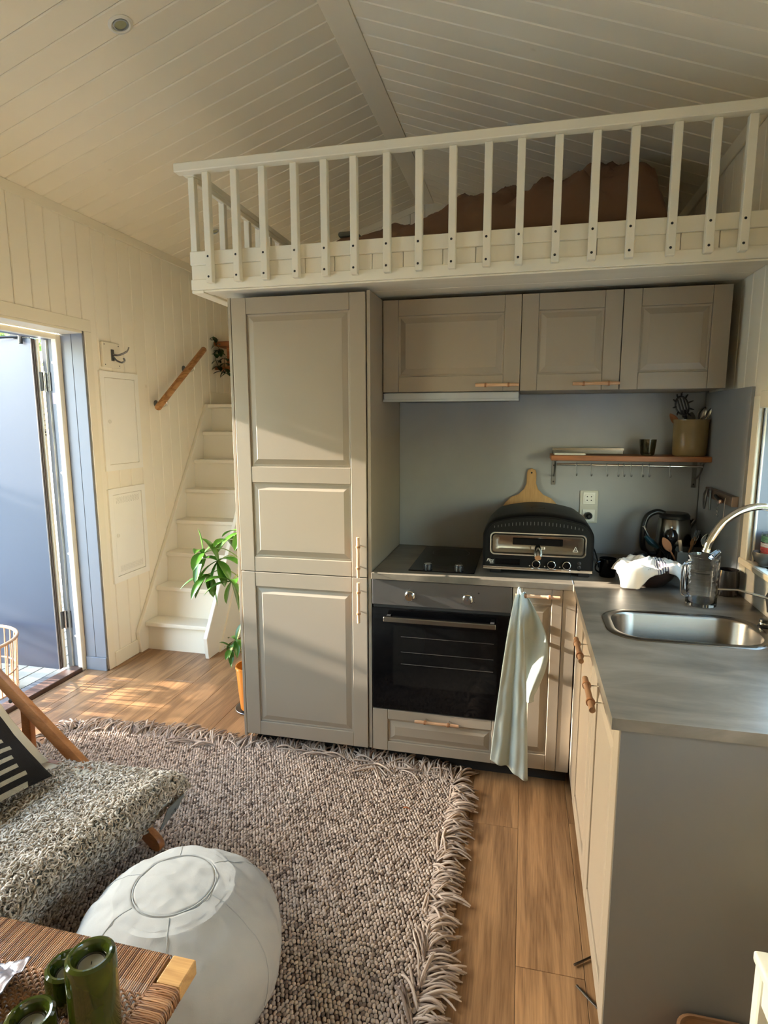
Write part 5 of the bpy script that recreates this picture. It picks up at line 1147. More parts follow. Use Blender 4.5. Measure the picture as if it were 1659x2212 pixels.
# ================================================================ RUG
rug = T('knitted_rug', 'large chunky knitted taupe rug with long fringe on the oak floor', 'rug', (-0.6, -2.0, 0.0))
RX0, RX1, RY0, RY1 = -1.60, 0.395, -3.9, -0.615
def wob(a, s): return 0.018*math.sin(a*3.1+s)+0.010*math.sin(a*7.7+2*s)
def rl(z, e): 
    pts = []
    for k in range(40): t = k/40; x = RX0+(RX1-RX0)*t; pts.append((x, RY0-e, z))
    for k in range(60): t = k/60; y = RY0+(RY1-RY0)*t; pts.append((RX1+e+wob(y, 1)*0.7-0.06*t**6*0, y, z))
    for k in range(40): t = k/40; x = RX1+(RX0-RX1)*t; pts.append((x, RY1+e+wob(x, 2)-0.05*(max(0, (x-0.0)/0.4))**2-0.05*max(0, (-1.1-x)/0.5)**2, z))
    for k in range(60): t = k/60; y = RY1+(RY0-RY1)*t; pts.append((RX0-e+wob(y, 3)-0.0, y, z))
    return pts
M_yarn = m_attr('rug_yarn', rgb(112, 94, 82), rgb(170, 150, 134), rgb(200, 180, 163), 0.95, 0.25, 500)
base_ = MB(); Lp = rl(0.001, 0.0); Lq = rl(0.008, 0.0); base_.loft([Lp, Lq]).build('rug_backing', m_plain('rug_backing', rgb(96, 78, 68), 0.95), rug, fix=True)
def rug_in(x, y):
    return (x > RX0+0.004+np.vectorize(lambda q: wob(q, 3))(y)) & (x < RX1-0.004+0.7*np.vectorize(lambda q: wob(q, 1))(y)) & (y < RY1-0.004+np.vectorize(lambda q: wob(q, 2))(x)-0.05*np.maximum(0, x/0.4)**2-0.05*np.maximum(0, (-1.1-x)/0.5)**2)
sx_, sy_ = 0.0125, 0.0128
gx = np.arange(RX0, RX1, sx_); gy = np.arange(-2.75, RY1+0.03, sy_)
GX, GY = np.meshgrid(gx, gy); GX = GX+(np.arange(len(gy))[:, None] % 2)*sx_/2
GX = GX+rng.normal(0, 0.0011, GX.shape); GY = GY+rng.normal(0, 0.0013, GY.shape)
ok = rug_in(GX, GY); px_, py_ = GX[ok], GY[ok]; n = len(px_)
bv = []; 
for i, (zz, rr_) in enumerate(((-0.9, 0.35), (-0.45, 0.85), (0.1, 1.0), (0.6, 0.75), (0.92, 0.3))):
    for k in range(6): a = k*math.pi/3+i*0.2; bv.append((zz, rr_*math.cos(a), rr_*math.sin(a)))
bf = [(i*6+k, (i+1)*6+k, (i+1)*6+(k+1) % 6, i*6+(k+1) % 6) for i in range(4) for k in range(6)]+[(24, 25, 26, 27), (27, 28, 29, 24), (3, 2, 1, 0), (0, 5, 4, 3)]
ang = H2+rng.normal(0, 0.42, n)+np.where(rng.random(n) < 0.5, 0.35, -0.35)
scl = np.stack([0.0078*(0.85+0.35*rng.random(n)), 0.0058*(0.85+0.4*rng.random(n)), 0.0062*(0.8+0.5*rng.random(n))], 1)
patch = 0.5+0.22*np.sin(px_*4.1+py_*2.3)*np.sin(py_*3.7)
tone = np.clip(rng.normal(0.62, 0.2, n), 0, 1); tone[rng.random(n) < 0.10] = 0.05
mass('knit_stitches', bv, bf, np.stack([px_, py_, 0.0125+0.0028*rng.random(n)], 1), rotz(ang), scl, M_yarn, rug, tone)['kind'] = 'stuff'
# coarse loops on the part behind the camera
def strands(name, roots, dirs, lens, mat, parent, r=0.0026, seg=7, ns=4, wild=0.5, zmax=0.03, floor_z=0.003):
    n = len(roots); P = np.zeros((n, seg+1, 3)); P[:, 0] = roots; d = dirs.copy(); h = rng.random(n)*zmax
    curl = rng.normal(0, wild, n)/seg; c2 = rng.normal(0, wild*0.8, (n, seg))/seg*1.6
    for i in range(seg):
        a = curl+c2[:, i]; ca, sa = np.cos(a), np.sin(a); d = np.stack([d[:, 0]*ca-d[:, 1]*sa, d[:, 0]*sa+d[:, 1]*ca], 1)
        P[:, i+1, :2] = P[:, i, :2]+d*(lens/seg)[:, None]; t = (i+1)/seg
        P[:, i+1, 2] = floor_z+0.010*(1-t)+h*np.sin(math.pi*t*0.8)
    V = np.zeros((n, seg+1, ns, 3)); tan = np.gradient(P, axis=1); tan /= np.linalg.norm(tan, axis=2)[..., None]+1e-9
    sd = np.cross(tan, np.array([0, 0, 1.0])); sd /= np.linalg.norm(sd, axis=2)[..., None]+1e-9; up = np.cross(sd, tan)
    rr_ = np.full((n, seg+1), r)*(0.8+0.4*rng.random((n, 1))); rr_[:, -1] *= 0.6
    for k in range(ns):
        a = 2*math.pi*k/ns; V[:, :, k] = P+sd*(rr_*math.cos(a))[..., None]+up*(rr_*math.sin(a))[..., None]
    nv = (seg+1)*ns; bf = np.array([(i*ns+k, i*ns+(k+1) % ns, (i+1)*ns+(k+1) % ns, (i+1)*ns+k) for i in range(seg) for k in range(ns)])
    F = (bf[None]+(np.arange(n)*nv)[:, None, None]).reshape(-1, 4); me = bpy.data.meshes.new(name)
    me.vertices.add(n*nv); me.vertices.foreach_set('co', V.reshape(-1).astype(np.float32)); me.loops.add(F.size); me.loops.foreach_set('vertex_index', F.reshape(-1).astype(np.int32))
    me.polygons.add(len(F)); me.polygons.foreach_set('loop_start', (np.arange(len(F))*4).astype(np.int32)); me.polygons.foreach_set('use_smooth', np.ones(len(F), bool)); me.update(calc_edges=True)
    at = me.attributes.new('tone', 'FLOAT', 'POINT'); at.data.foreach_set('value', np.repeat(np.clip(rng.normal(0.6, 0.25, n), 0, 1), nv).astype(np.float32))
    me.materials.append(mat); o = bpy.data.objects.new(name, me); COL.objects.link(o); o.parent = parent
    if parent is not None: o.location = -WO(parent)
    return o
def fringe_side(pts, outward, mean, count, per=5):
    roots = []; dirs = []; lens = []
    m = len(pts)
    for i in range(count):
        t = i/count*(m-1); a = int(t); f = t-a; p = np.array(pts[a])*(1-f)+np.array(pts[a+1])*f; o = np.array(outward(p)); ang0 = rng.normal(0, 0.38); L0 = mean*rng.uniform(0.75, 1.3)
        if rng.random() < 0.07: ang0 += rng.choice([-1.6, 1.6]); L0 *= 1.2
        for k in range(per):
            a_ = ang0+rng.normal(0, 0.13); c, s = math.cos(a_), math.sin(a_); roots.append((p[0]+rng.normal(0, 0.006)-o[0]*0.012, p[1]+rng.normal(0, 0.006)-o[1]*0.012, 0.012)); dirs.append((o[0]*c-o[1]*s, o[0]*s+o[1]*c)); lens.append(L0*rng.uniform(0.9, 1.1))
    return np.array(roots), np.array(dirs), np.array(lens)
LL = rl(0, 0)
right = [(p[0], p[1]) for p in LL[40:100]][20:]; back = [(p[0], p[1]) for p in LL[100:140]]; left = [(p[0], p[1]) for p in LL[140:175]]
for nm, pts, ow, mean, cnt in (('fringe', right, lambda p: (1, 0.05+0.5*max(0, (p[1]+0.75)/0.14)), 0.088, 175), ('fringe', back, lambda p: (0.25*max(0, (p[0]-0.2)/0.2), 1), 0.110, 190), ('fringe', left, lambda p: (-1, 0.1), 0.09, 120)):
    r_, d_, l_ = fringe_side(pts, ow, mean, cnt); d_ /= np.linalg.norm(d_, axis=1)[:, None]
    strands(nm, r_, d_, l_, M_yarn, rug, r=0.0040, wild=0.32, zmax=0.034)['kind'] = 'stuff'

# ================================================================ LOUNGE CHAIR WITH SHEEPSKIN
dv = Vector((0.975, -0.222, 0)); wv = Vector((-0.222, -0.975, 0)); foot = Vector((-0.604, -1.34, 0))
ch = T('lounge_chair', 'low beech lounge chair with cream canvas under the sheepskin', 'chair', (-1.0, -1.5, 0))
for w in (0.0, 0.66):
    o_ = wv*w
    A = foot+o_+Vector((-0.03, 0.007, 0.050)); B = foot-dv*0.96+o_; B.z = 0.56
    ax = (B-A).normalized()
    # bar with rounded foot, drawn in the side plane
    nrm = Vector((0, 0, 1))-ax*ax.z; nrm.normalize(); hw = 0.029; pts = []
    for k in range(9): a = -H2+math.pi*k/8; pts.append(A-ax*(hw*math.cos(a))*1.0-nrm*(hw*math.sin(a))*-1.0)
    pts = [A+nrm*hw]+[A-ax*(0.040*math.sin(math.pi*k/8))+nrm*(hw*math.cos(math.pi*k/8)) for k in range(1, 8)]+[A-nrm*hw, B-nrm*hw, B+nrm*hw]
    MB().prism([p-wv*0.012 for p in pts], wv*0.026).build('front_leg_bar', M_beech, ch, bevel=0.004, segs=2, smooth=True, fix=True)
    pv = foot-dv*0.795+o_; pv.z = 0.437
    rb = Vector((pv.x+0.005, pv.y, 0.017)) - dv*0.02
    MB().beam(pv-wv*0.026+dv*0.045+Vector((0, 0, -0.01)), rb-wv*0.026+dv*0.045, 0.055, 0.024, up=(0.97, -0.2, 0)).build('rear_leg', M_beech, ch, bevel=0.004, segs=2)
    sgn = -1
    MB().lathe([(0.009, 0), (0.009, 0.002), (0.006, 0.0035), (0.001, 0.002)], pv+wv*0.0145+ax*(-0.008), 14, Matrix.Rotation(H2-0.22, 3, 'X') @ Matrix.Rotation(0, 3, 'Z')).build('pivot_bolt', M_steelflat, ch, smooth=True)
SF = foot+dv*0.09; SF.z = 0.315; SB = foot-dv*0.62; SB.z = 0.215
for w in (0.045, 0.615):
    MB().beam(SF+wv*w, SB+wv*w-dv*0.1, 0.035, 0.024).build('seat_rail', M_beech, ch, bevel=0.003)
MB().beam(SF+wv*0.06-dv*0.02, SF+wv*0.60-dv*0.02, 0.03, 0.03).build('front_crossbar', M_beech, ch, bevel=0.004)
MB().beam(foot-dv*0.30+wv*0.014+Vector((0, 0, 0.185)), foot-dv*0.30+wv*0.646+Vector((0, 0, 0.185)), 0.03, 0.025).build('crossbar', M_beech, ch, bevel=0.004)
cvs = linen('cream_canvas', rgb(214, 202, 176), 600, 8)
def sling(u, v):
    p = (SB-dv*0.08).lerp(SF, v)+wv*(0.06+0.54*u); p.z += 0.022-0.035*math.sin(math.pi*u)*math.sin(math.pi*v); return p
o = MB().grid(sling, 12, 12).build('canvas_seat', cvs, ch, smooth=True); s = o.modifiers.new('th', 'SOLIDIFY'); s.thickness = 0.004
bt = SB-dv*0.56; bt.z = 0.60; b0_ = SB-dv*0.09
def sling2(u, v):
    p = b0_.lerp(bt, v)+wv*(0.055+0.55*u)-dv*(0.04*math.sin(math.pi*v)); p.z += 0.02-0.02*math.sin(math.pi*u); return p
o = MB().grid(sling2, 12, 12).build('canvas_back', cvs, ch, smooth=True); s = o.modifiers.new('th', 'SOLIDIFY'); s.thickness = 0.004
for w in (0.045, 0.615): MB().beam(SB+wv*w-dv*0.08, bt+wv*w, 0.035, 0.024, up=(0.5, 0, 0.8)).build('back_rail', M_beech, ch, bevel=0.003)
MB().tube([bt+wv*0.05, bt+wv*0.61], 0.026, 12).build('canvas_hem', cvs, ch, smooth=True)
# sheepskin
sk_ = T('sheepskin', 'curly grey cream sheepskin draped over the seat of the lounge chair', 'sheepskin', (-0.75, -1.7, 0.2))
SW = 0.62
def skin(s, t):
    """s 0..1 far to near side, t 0..1 back of the seat to the hanging front hem"""
    w = -0.02+SW*s*1.05
    drop = 0.085+0.24*min(1, s/0.45)+0.02*math.sin(s*7); back = 0.55; tot = back+drop
    L = t*tot
    zf = 0.352+0.012*math.sin(s*4); f0 = SF+dv*0.005
    if L < back:
        q = L/back; p = f0-dv*(back-L)+wv*w; z = 0.262+(zf-0.262)*q**1.3; ru = 0.0
        z -= 0.02*math.sin(math.pi*s)*(1-q)
    else:
        e = L-back; c = min(1, e/0.06); a = c*H2*0.9
        p = f0+dv*(0.032*math.sin(a)+0.0)-dv*0.60*max(0, e-0.045)*1.0+wv*w; z = zf-0.036*(1-math.cos(a))-max(0, e-0.055)
    # side edge rolls down
    ed = min(s, 1.0)/0.10
    if ed < 1: z -= 0.035*(1-ed)**2
    if s > 0.93: z -= 0.035*((s-0.93)/0.07)**2
    z += 0.012*NZ.noise(Vector((s*6, t*6, 2)))
    return Vector((p.x, p.y, z))
o = MB().grid(skin, 40, 50).build('hide', m_plain('hide_grey', rgb(120, 116, 104), 0.7), sk_, smooth=True); sm = o.modifiers.new('th', 'SOLIDIFY'); sm.thickness = 0.003; sm.offset = 0
_a = skin(0.51, 0.4)-skin(0.49, 0.4); _b = skin(0.5, 0.41)-skin(0.5, 0.39); SGN = 1 if _b.cross(_a).z > 0 else -1
NC = 14000; S_ = rng.random(NC); T_ = rng.random(NC)
pp = np.zeros((NC, 3)); nn = np.zeros((NC, 3)); tt = np.zeros((NC, 3))
for i in range(NC):
    s, t = S_[i], T_[i]; p = skin(s, t); a = skin(min(1, s+0.01), t)-skin(max(0, s-0.01), t); b = skin(s, min(1, t+0.01))-skin(s, max(0, t-0.01))
    nv_ = (b.cross(a)*SGN).normalized()
    pp[i] = p; nn[i] = nv_; tt[i] = a.normalized()
bb = np.cross(nn, tt); seg, ns = 8, 4; cyc = np.linspace(0, 1, seg+1)
bvs = []
for i, c in enumerate(cyc):     # a curl: opening spiral
    a = c*5.2; r = 0.55+0.45*c; cx_, cy_, cz_ = r*math.cos(a)-0.55, r*math.sin(a), 0.25+0.9*c
    tx, ty = -math.sin(a), math.cos(a); rr_ = 0.30*(1-0.35*c)
    for k in range(ns):
        an = 2*math.pi*k/ns; bvs.append((cx_+rr_*math.cos(an)*math.cos(a), cy_+rr_*math.cos(an)*math.sin(a), cz_+rr_*math.sin(an)))
bfs = [(i*ns+k, i*ns+(k+1) % ns, (i+1)*ns+(k+1) % ns, (i+1)*ns+k) for i in range(seg) for k in range(ns)]
ra = rng.random(NC)*2*math.pi; tl_ = rng.normal(0, 0.5, (NC, 2)); N2 = nn+tt*tl_[:, :1]+bb*tl_[:, 1:]+np.array([0.05, -0.0, -0.25])*0.5; N2 /= np.linalg.norm(N2, axis=1)[:, None]
T2 = tt-N2*np.sum(tt*N2, 1)[:, None]; T2 /= np.linalg.norm(T2, axis=1)[:, None]; B2 = np.cross(N2, T2)
X2 = T2*np.cos(ra)[:, None]+B2*np.sin(ra)[:, None]; Y2 = np.cross(N2, X2); RM = np.stack([X2, Y2, N2], 2)
sc_ = 0.0060*(0.7+0.8*rng.random((NC, 1)))*np.array([[1, 1, 1.9]])
M_wool = m_attr('curly_wool', rgb(150, 134, 114), rgb(200, 184, 164), rgb(228, 215, 200), 0.9, 0.2, 900)
cols = mass('wool_curls', bvs, bfs, pp, RM, sc_, M_wool, sk_, np.clip(rng.normal(0.5, 0.22, NC), 0, 1)); cols['kind'] = 'stuff'
tagp = SF+dv*0.045+wv*0.085; tg = [tagp+Vector((0, 0, -0.035)), tagp-wv*0.075+Vector((0, 0, -0.022)), tagp-wv*0.065-dv*0.02+Vector((0, 0, -0.075)), tagp+wv*0.03-dv*0.01+Vector((0, 0, -0.10))]
lt = MB().prism(tg, dv*0.003).build('leather_tag', m_plain('grey_suede', rgb(112, 114, 110), 0.8), sk_, fix=True)
c_ = sum(tg, Vector())/4+dv*0.0045
for a, b in (((-0.009, -0.012), (-0.009, 0.012)), ((0.009, -0.010), (0.009, 0.010)), ((-0.009, 0.0), (0.009, 0.004))):
    MB().beam(c_+wv*a[0]+Vector((0, 0, a[1])), c_+wv*b[0]+Vector((0, 0, b[1])), 0.0022, 0.001, up=tuple(wv+Vector((0, 0, 1)))).build('tag_mark', M_dark, lt)
# pillows leaning on the chair back
def kilim():
    t = NT('kilim_weave'); tc = t.n('ShaderNodeTexCoord'); mp = t.n('ShaderNodeMapping'); t.l(tc.outputs['UV'], mp.inputs[0])
    sx = t.n('ShaderNodeSeparateXYZ'); t.l(mp.outputs[0], sx.inputs[0])
    def mth(op, a, b=None, c=None):
        x = t.n('ShaderNodeMath', operation=op)
        for i, v in enumerate((a, b, c)):
            if v is None: continue
            if isinstance(v, (int, float)): x.inputs[i].default_value = v
            else: t.l(v, x.inputs[i])
        return x.outputs[0]
    u, v = sx.outputs[0], sx.outputs[1]
    row = mth('FLOOR', mth('MULTIPLY', v, 13.0)); fr = mth('FRACT', mth('MULTIPLY', v, 13.0))
    even = mth('LESS_THAN', fr, 0.42)
    wn_ = t.n('ShaderNodeTexWhiteNoise', noise_dimensions='1D'); t.l(row, wn_.inputs['W'])
    cen = mth('ABSOLUTE', mth('SUBTRACT', u, mth('MULTIPLY_ADD', wn_.outputs[0], 0.12, 0.26)))
    dash = mth('LESS_THAN', cen, mth('MULTIPLY_ADD', wn_.outputs[0], 0.08, 0.10))
    st_ = mth('MULTIPLY', even, dash)
    blk = mth('LESS_THAN', mth('ADD', mth('ABSOLUTE', mth('SUBTRACT', mth('SNAP', u, 0.05), 0.78)), mth('ABSOLUTE', mth('SUBTRACT', mth('SNAP', v, 0.04), 0.42))), 0.26)
    fac = mth('MAXIMUM', st_, blk)
    bw_ = mth('MULTIPLY', mth('SINE', mth('MULTIPLY', mth('ADD', u, v), 560.0)), mth('SINE', mth('MULTIPLY', mth('SUBTRACT', u, v), 560.0)))
    t.bump(bw_, 0.5, 0.0015)
    c1 = t.ramp(bw_, [(0.0, rgb(40, 36, 34)), (0.9, rgb(66, 62, 60))])
    return t.set(t.mix(fac, c1, rgb(186, 176, 154)), 0.95, spec=0.1)
def pillow(name, label, corner, ex, ey, size, th, mat, sk=0.0):
    ex, ey = Vector(ex).normalized(), Vector(ey).normalized(); ez = ex.cross(ey).normalized()
    if ez.dot(Vector((0.4, -0.9, 0.4))) < 0: ez = -ez
    c = Vector(corner)+ex*size/2+ey*size/2
    m = MB(); n = 30; uvs = []
    for sgn in (1, -1):
        def f(u, v):
            a, b = 2*u-1, 2*v-1; h = ((1-abs(a)**3.2)*(1-abs(b)**3.2))**0.62*th/2
            ss_ = size/2*(1-0.05*(1-b*b)*abs(a)**4); s2 = size/2*(1-0.05*(1-a*a)*abs(b)**4)
            h += NZ.noise(Vector((a*2.2, b*2.2, sgn)))*0.006
            uvs.append((u, v)); return c+ex*(a*ss_)+ey*(b*s2)+ez*(sgn*h)
        m.grid(f, n, n)
    o = m.build(name, mat, smooth=True); uv = o.data.uv_layers.new(name='UVMap')
    for lp in o.data.loops: uv.data[lp.index].uv = uvs[lp.vertex_index]
    bm = bmesh.new(); bm.from_mesh(o.data); bmesh.ops.remove_doubles(bm, verts=bm.verts, dist=2e-4); bmesh.ops.recalc_face_normals(bm, faces=bm.faces); bm.to_mesh(o.data); bm.free()
    tag(o, label, 'pillow'); return o
upd = Vector((-0.80, 0.18, 0.55))
pillow('pillow', 'black and cream woven patterned pillow on the lounge chair', (-0.965, -1.425, 0.315), wv, upd, 0.46, 0.12, kilim())
pillow('pillow', 'thick cream canvas pillow behind the black patterned one', Vector((-0.985, -1.405, 0.325))-Vector((0.56, -0.127, 0.82))*0.125-wv*0.085+upd*0.09, wv, upd+Vector((0, 0, 0.05)), 0.50, 0.13, linen('cream_cotton', rgb(212, 204, 184), 600, 8))
# ================================================================ POUF
pf = T('pouf', 'round off white linen floor pouf between chair and table', 'pouf', (-0.235, -1.80, 0.0))
PC = Vector((-0.235, -1.805, 0)); PR, PH = 0.272, 0.355
def pr(z):
    t = z/PH; return PR*(1-abs(2*t-0.86)**2.6*0.42 if t > 0.43 else 1-abs(1-t/0.43)**2.4*0.16)
def pfun(u, v):
    a = 2*math.pi*u
    if v < 0.55:
        z = PH*0.93*(v/0.55); r = pr(z)
    else:
        q = (v-0.55)/0.45; z = PH*0.93+PH*0.07*math.sin(q*H2)+0.004; r = pr(PH*0.93)*(1-q)
    seam = math.cos(a*6+0.5)
    r2 = r*(1-0.010*max(0, seam)**14*(1 if v < 0.75 else 0))
    x, y = r2*math.cos(a), r2*math.sin(a)
    wk = NZ.noise(Vector((x*9, y*26, z*6)))*0.004+abs(NZ.noise(Vector((x*14+y*10, y*30-x*8, z*12))))*-0.003+NZ.noise(Vector((x*40, y*40, z*40)))*0.0012
    seamtop = -0.005*math.exp(-((v-0.70)/0.008)**2)
    nz = wk+seamtop; 
    return (PC.x+x*(1+nz*1.5/max(r, 0.05)*(v < 0.6)), PC.y+y*(1+nz*1.5/max(r, 0.05)*(v < 0.6)), max(0.0165, z+nz*(v > 0.45)*1.2+(0.016 if v < 0.03 else 0)))
M_pouf = linen('pouf_linen', rgb(184, 180, 172), 500, 16)
MB().grid(pfun, 160, 110).build('pouf_cover', M_pouf, pf, smooth=True)
rt_ = pr(PH*0.93)*(1-(0.70-0.55)/0.45); zt_ = PH*0.93+PH*0.07*math.sin((0.70-0.55)/0.45*H2)+0.0035
MB().tube([(PC.x+rt_*math.cos(a), PC.y+rt_*math.sin(a), zt_) for a in [i*math.pi/40 for i in range(80)]], 0.0016, 6, closed=True).build('top_seam', m_plain('seam_shadow', rgb(170, 168, 162), 0.9), pf, smooth=True)
for k in range(6):
    a = (2*math.pi*k-0.5)/6; pts = []
    for i in range(26):
        v = 0.70-0.60*i/25; p = Vector(pfun(a/(2*math.pi) % 1, v)); out_ = Vector((math.cos(a), math.sin(a), 0.4 if v > 0.5 else 0)); pts.append(p+out_*0.0008)
    MB().tube(pts, 0.0013, 5).build('side_seam', _M['seam_shadow'], pf, smooth=True)
# ================================================================ CANE TABLE
ZT = 0.470; TX1, TY1, TX0, TY0 = 0.010, -2.103, -0.95, -2.66
ta = T('cane_table', 'low table with woven cane top and light wood frame', 'table', (-0.45, -2.38, 0))
rw = 0.052
MB().box(TX1-rw, TX1, TY1-0.062, TY1, ZT-0.034, ZT-0.0005).build('frame_corner', M_tabw, ta, bevel=0.003, segs=2)
MB().box(TX1-rw+0.004, TX1-0.003, TY0+0.06, TY1-0.0625, ZT-0.031, ZT-0.006).build('side_rail', M_tabw, ta, bevel=0.003)
MB().box(TX0+0.003, TX1-rw-0.0005, TY1-rw+0.004, TY1-0.003, ZT-0.031, ZT-0.006).build('back_rail', M_tabw, ta, bevel=0.003)
MB().box(TX0, TX1, TY0, TY0+0.055, ZT-0.034, ZT-0.0005).build('front_rail', M_tabw, ta, bevel=0.003)
MB().box(TX0, TX0+0.05, TY0+0.056, TY1, ZT-0.034, ZT-0.0065).build('side_rail', M_tabw, ta, bevel=0.003)
for x in (TX0+0.12, TX1-0.20):
    for y in (TY0+0.10, TY1-0.22): MB().box(x, x+0.034, y, y+0.034, 0.0165 if y > -2.5 else 0.0165, ZT-0.0345).build('leg', M_tabw, ta, bevel=0.004)
def cane_mat():
    t = NT('cane_strand'); at = t.n('ShaderNodeAttribute'); at.attribute_name = 'tone'
    return t.set(t.ramp(at.outputs['Fac'], [(0, rgb(96, 60, 40)), (0.5, rgb(160, 112, 76)), (1.0, rgb(198, 150, 108))]), 0.42)
def polyl(name, P, r, mat, parent, ns=5, flat=0.7):
    n, m, _ = P.shape; tan = np.gradient(P, axis=1); tan /= np.linalg.norm(tan, axis=2)[..., None]+1e-9
    ref = np.array([0, 0, 1.0]); sd = np.cross(tan, ref); bad = np.linalg.norm(sd, axis=2) < 0.2
    sd[bad] = np.cross(tan[bad], np.array([0.6, 0.6, 0.1])); sd /= np.linalg.norm(sd, axis=2)[..., None]; up = np.cross(sd, tan); V = np.zeros((n, m, ns, 3))
    for k in range(ns): a = 2*math.pi*k/ns; V[:, :, k] = P+sd*r*math.cos(a)+up*r*flat*math.sin(a)
    nv = m*ns; bf = np.array([(i*ns+k, i*ns+(k+1) % ns, (i+1)*ns+(k+1) % ns, (i+1)*ns+k) for i in range(m-1) for k in range(ns)])
    F = (bf[None]+(np.arange(n)*nv)[:, None, None]).reshape(-1, 4); me = bpy.data.meshes.new(name)
    me.vertices.add(n*nv); me.vertices.foreach_set('co', V.reshape(-1).astype(np.float32)); me.loops.add(F.size); me.loops.foreach_set('vertex_index', F.reshape(-1).astype(np.int32))
    me.polygons.add(len(F)); me.polygons.foreach_set('loop_start', (np.arange(len(F))*4).astype(np.int32)); me.polygons.foreach_set('use_smooth', np.ones(len(F), bool)); me.update(calc_edges=True)
    at = me.attributes.new('tone', 'FLOAT', 'POINT'); at.data.foreach_set('value', np.repeat(np.clip(rng.normal(0.55, 0.24, n), 0, 1), nv).astype(np.float32))
    me.materials.append(mat); o = bpy.data.objects.new(name, me); COL.objects.link(o); o.parent = parent; o.location = -WO(parent); o['kind'] = 'stuff'; return o
M_cane = cane_mat()
# lengthwise strands, wrapped round the back rail
xs = np.arange(TX0+0.055, TX1-rw-0.002, 0.0046); nS = len(xs); B_IN = TY1-0.088; ysw = np.arange(B_IN, TY0+0.05, -0.0034); wrap = [(TY1-0.030, ZT-0.033), (TY1+0.0005, ZT-0.033), (TY1+0.002, ZT-0.028), (TY1+0.002, ZT-0.008), (TY1-0.001, ZT-0.0028), (TY1-0.006, ZT-0.0012)]
m_ = len(wrap)+len(ysw)+1; P = np.zeros((nS, m_, 3))
for i, x in enumerate(xs):
    j = rng.normal(0, 0.0005); g = 0.0009*(1 if (i//2) % 2 else -1); pair = (0.0009 if i % 2 == 0 else -0.0009)
    for k, (y, z) in enumerate(wrap): P[i, k] = (x+j, y, z)
    P[i, len(wrap)] = (x+j*0.5, B_IN+0.03, ZT-0.0012)
    for k, y in enumerate(ysw):
        P[i, len(wrap)+1+k] = (x+pair*min(1, k/4), y, ZT-0.003+0.0018*math.sin(k*H2*0.98+(math.pi if (i//2) % 2 else 0)))
polyl('lengthwise_cane', P, 0.00175, M_cane, ta)
ys2 = np.arange(B_IN-0.002, TY0+0.055, -0.0068); n2 = len(ys2); xw = np.arange(TX0+0.03, TX1-rw-0.001, 0.0046); P = np.zeros((n2, len(xw)+7, 3))
for i, y in enumerate(ys2):
    j = rng.normal(0, 0.0006)
    for k, x in enumerate(xw): P[i, k] = (x, y+j, ZT-0.003-0.0020*math.sin((k//2)*math.pi+H2+(i % 2)*math.pi))
    for k, (x, z) in enumerate(((TX1-rw+0.006, ZT-0.0026), (TX1-0.026, ZT-0.0014), (TX1-0.007, ZT-0.0016), (TX1-0.001, ZT-0.004), (TX1+0.0005, ZT-0.010), (TX1+0.0005, ZT-0.026), (TX1-0.006, ZT-0.033))): P[i, len(xw)+k] = (x, y+j, z)
polyl('crosswise_cane', P, 0.0021, M_cane, ta)
ys3 = np.arange(TY1-0.066, TY0+0.058, -0.0040); P = np.zeros((len(ys3), 9, 3))
for i, y in enumerate(ys3):
    for k, (x, z) in enumerate(((TX1-rw-0.012, ZT-0.004), (TX1-rw+0.002, ZT-0.0018), (TX1-rw+0.012, ZT-0.0010), (TX1-0.026, ZT-0.0006), (TX1-0.007, ZT-0.0010), (TX1-0.0005, ZT-0.004), (TX1+0.0015, ZT-0.010), (TX1+0.0015, ZT-0.026), (TX1-0.006, ZT-0.034))): P[i, k] = (x+rng.normal(0, 0.0003), y+rng.normal(0, 0.0007), z)
polyl('side_wrapping_cane', P, 0.0019, M_cane, ta)
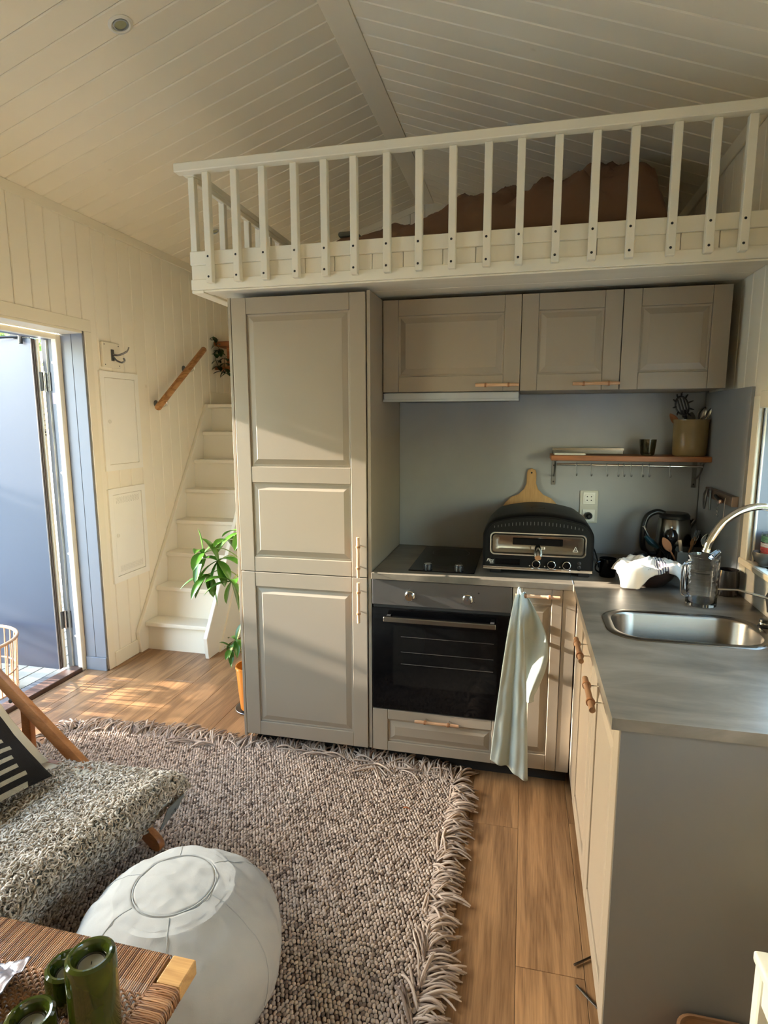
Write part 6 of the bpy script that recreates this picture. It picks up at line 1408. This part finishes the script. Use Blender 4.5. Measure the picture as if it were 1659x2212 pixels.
# candle holders
def glaze():
    t = NT('green_glaze'); co = t.coord(); n_ = t.noise(co, 12, 3)
    return t.set(t.ramp(n_, [(0.3, rgb(34, 42, 10)), (0.7, rgb(62, 72, 18))]), 0.10, Coat_Weight=0.5)
M_gl = glaze()
for (cx_, cy_, zt, r, lab, cl_lab) in ((-0.087, -2.276, 0.632, 0.0425, 'tallest dark green glazed candle holder, nearest the table corner', 'tealight in the tallest green candle holder'), (-0.180, -2.232, 0.546, 0.0405, 'mid green glazed candle holder standing behind and left of the tallest', 'tealight with a burnt wick in the holder behind the tallest'), (-0.170, -2.332, 0.548, 0.0415, 'short green glazed candle holder at the front left of the three', 'tealight in the short front left green candle holder')):
    h = zt-ZT-0.0008; t = T('candle_holder', lab, 'candle holder', (cx_, cy_, ZT+0.0008))
    ri = r*0.60
    MB().lathe([(r*0.90, 0), (r*0.99, 0.004), (r, 0.02), (r, h-0.013), (r*0.96, h-0.004), (r*0.84, h), (r*0.74, h-0.001), (ri, h-0.009), (ri-0.0005, h-0.032), (0.001, h-0.033)], (cx_, cy_, ZT+0.0008), 48).build('holder_body', M_gl, t, smooth=True)
    c = T('tealight', cl_lab, 'candle', (cx_, cy_, zt-0.0322))
    MB().lathe([(ri-0.0025, 0.0004), (ri-0.002, 0.013), (ri-0.0032, 0.013), (ri-0.0036, 0.009), (0.001, 0.0085)], (cx_, cy_, zt-0.0322), 32).build('metal_cup', M_steel, c, smooth=True)
    MB().lathe([(ri-0.0042, 0.0088), (ri-0.0042, 0.0100), (0.001, 0.0095)], (cx_, cy_, zt-0.0322), 28).build('wax', m_plain('wax_grey', rgb(150, 148, 132), 0.35), c, smooth=True)
    MB().tube([(cx_, cy_, zt-0.0225), (cx_+0.002, cy_, zt-0.016)], 0.0009, 5).build('wick', M_dark, c)
def wrap_f(u, v):
    x = -0.40+0.115*u; y = -2.345+0.135*v; z = ZT+0.004+0.010*abs(math.sin(v*9+u*2))+0.006*abs(NZ.noise(Vector((u*5, v*5, 1))))+0.03*u*u
    return (x, y, z)
wf = MB().grid(wrap_f, 20, 30).build('shiny_wrapper', m_plain('pearl_foil', rgb(150, 144, 152), 0.25, 0.75, var=0.2), smooth=True); s = wf.modifiers.new('th', 'SOLIDIFY'); s.thickness = 0.0008
tag(wf, 'crinkled pearly shiny wrapper at the left edge of the cane table', 'wrapper')
# ================================================================ RATTAN BASKET
rb_ = T('rattan_basket', 'tall round rattan basket standing just outside the open door', 'basket', (-2.50, -0.42, -0.05))
M_rat = m_plain('rattan', rgb(206, 164, 128), 0.5, var=0.15)
bc = Vector((-2.48, -0.445, 0))
def cring(r, z, sx=1.0): return [(bc.x+r*math.cos(a)*sx, bc.y+r*math.sin(a), z) for a in [i*math.pi/24 for i in range(48)]]
MB().tube(cring(0.285, 0.31), 0.010, 10, closed=True).build('top_hoop', M_rat, rb_, smooth=True)
MB().tube(cring(0.265, 0.0, 1), 0.008, 8, closed=True).tube(cring(0.262, -0.040), 0.007, 8, closed=True).build('bottom_hoop', M_rat, rb_, smooth=True)
MB().tube(cring(0.272, 0.12), 0.005, 8, closed=True).build('middle_hoop', M_rat, rb_, smooth=True)
for k in range(34):
    a = 2*math.pi*k/34; MB().tube([(bc.x+r*math.cos(a), bc.y+r*math.sin(a), z) for r, z in ((0.263, -0.046), (0.272, 0.12), (0.284, 0.305))], 0.0042, 6).build('upright', M_rat, rb_, smooth=True)
MB().lathe([(0.262, -0.052), (0.262, -0.046), (0.001, -0.046)], (bc.x, bc.y, 0), 40).build('base_disc', M_rat, rb_)
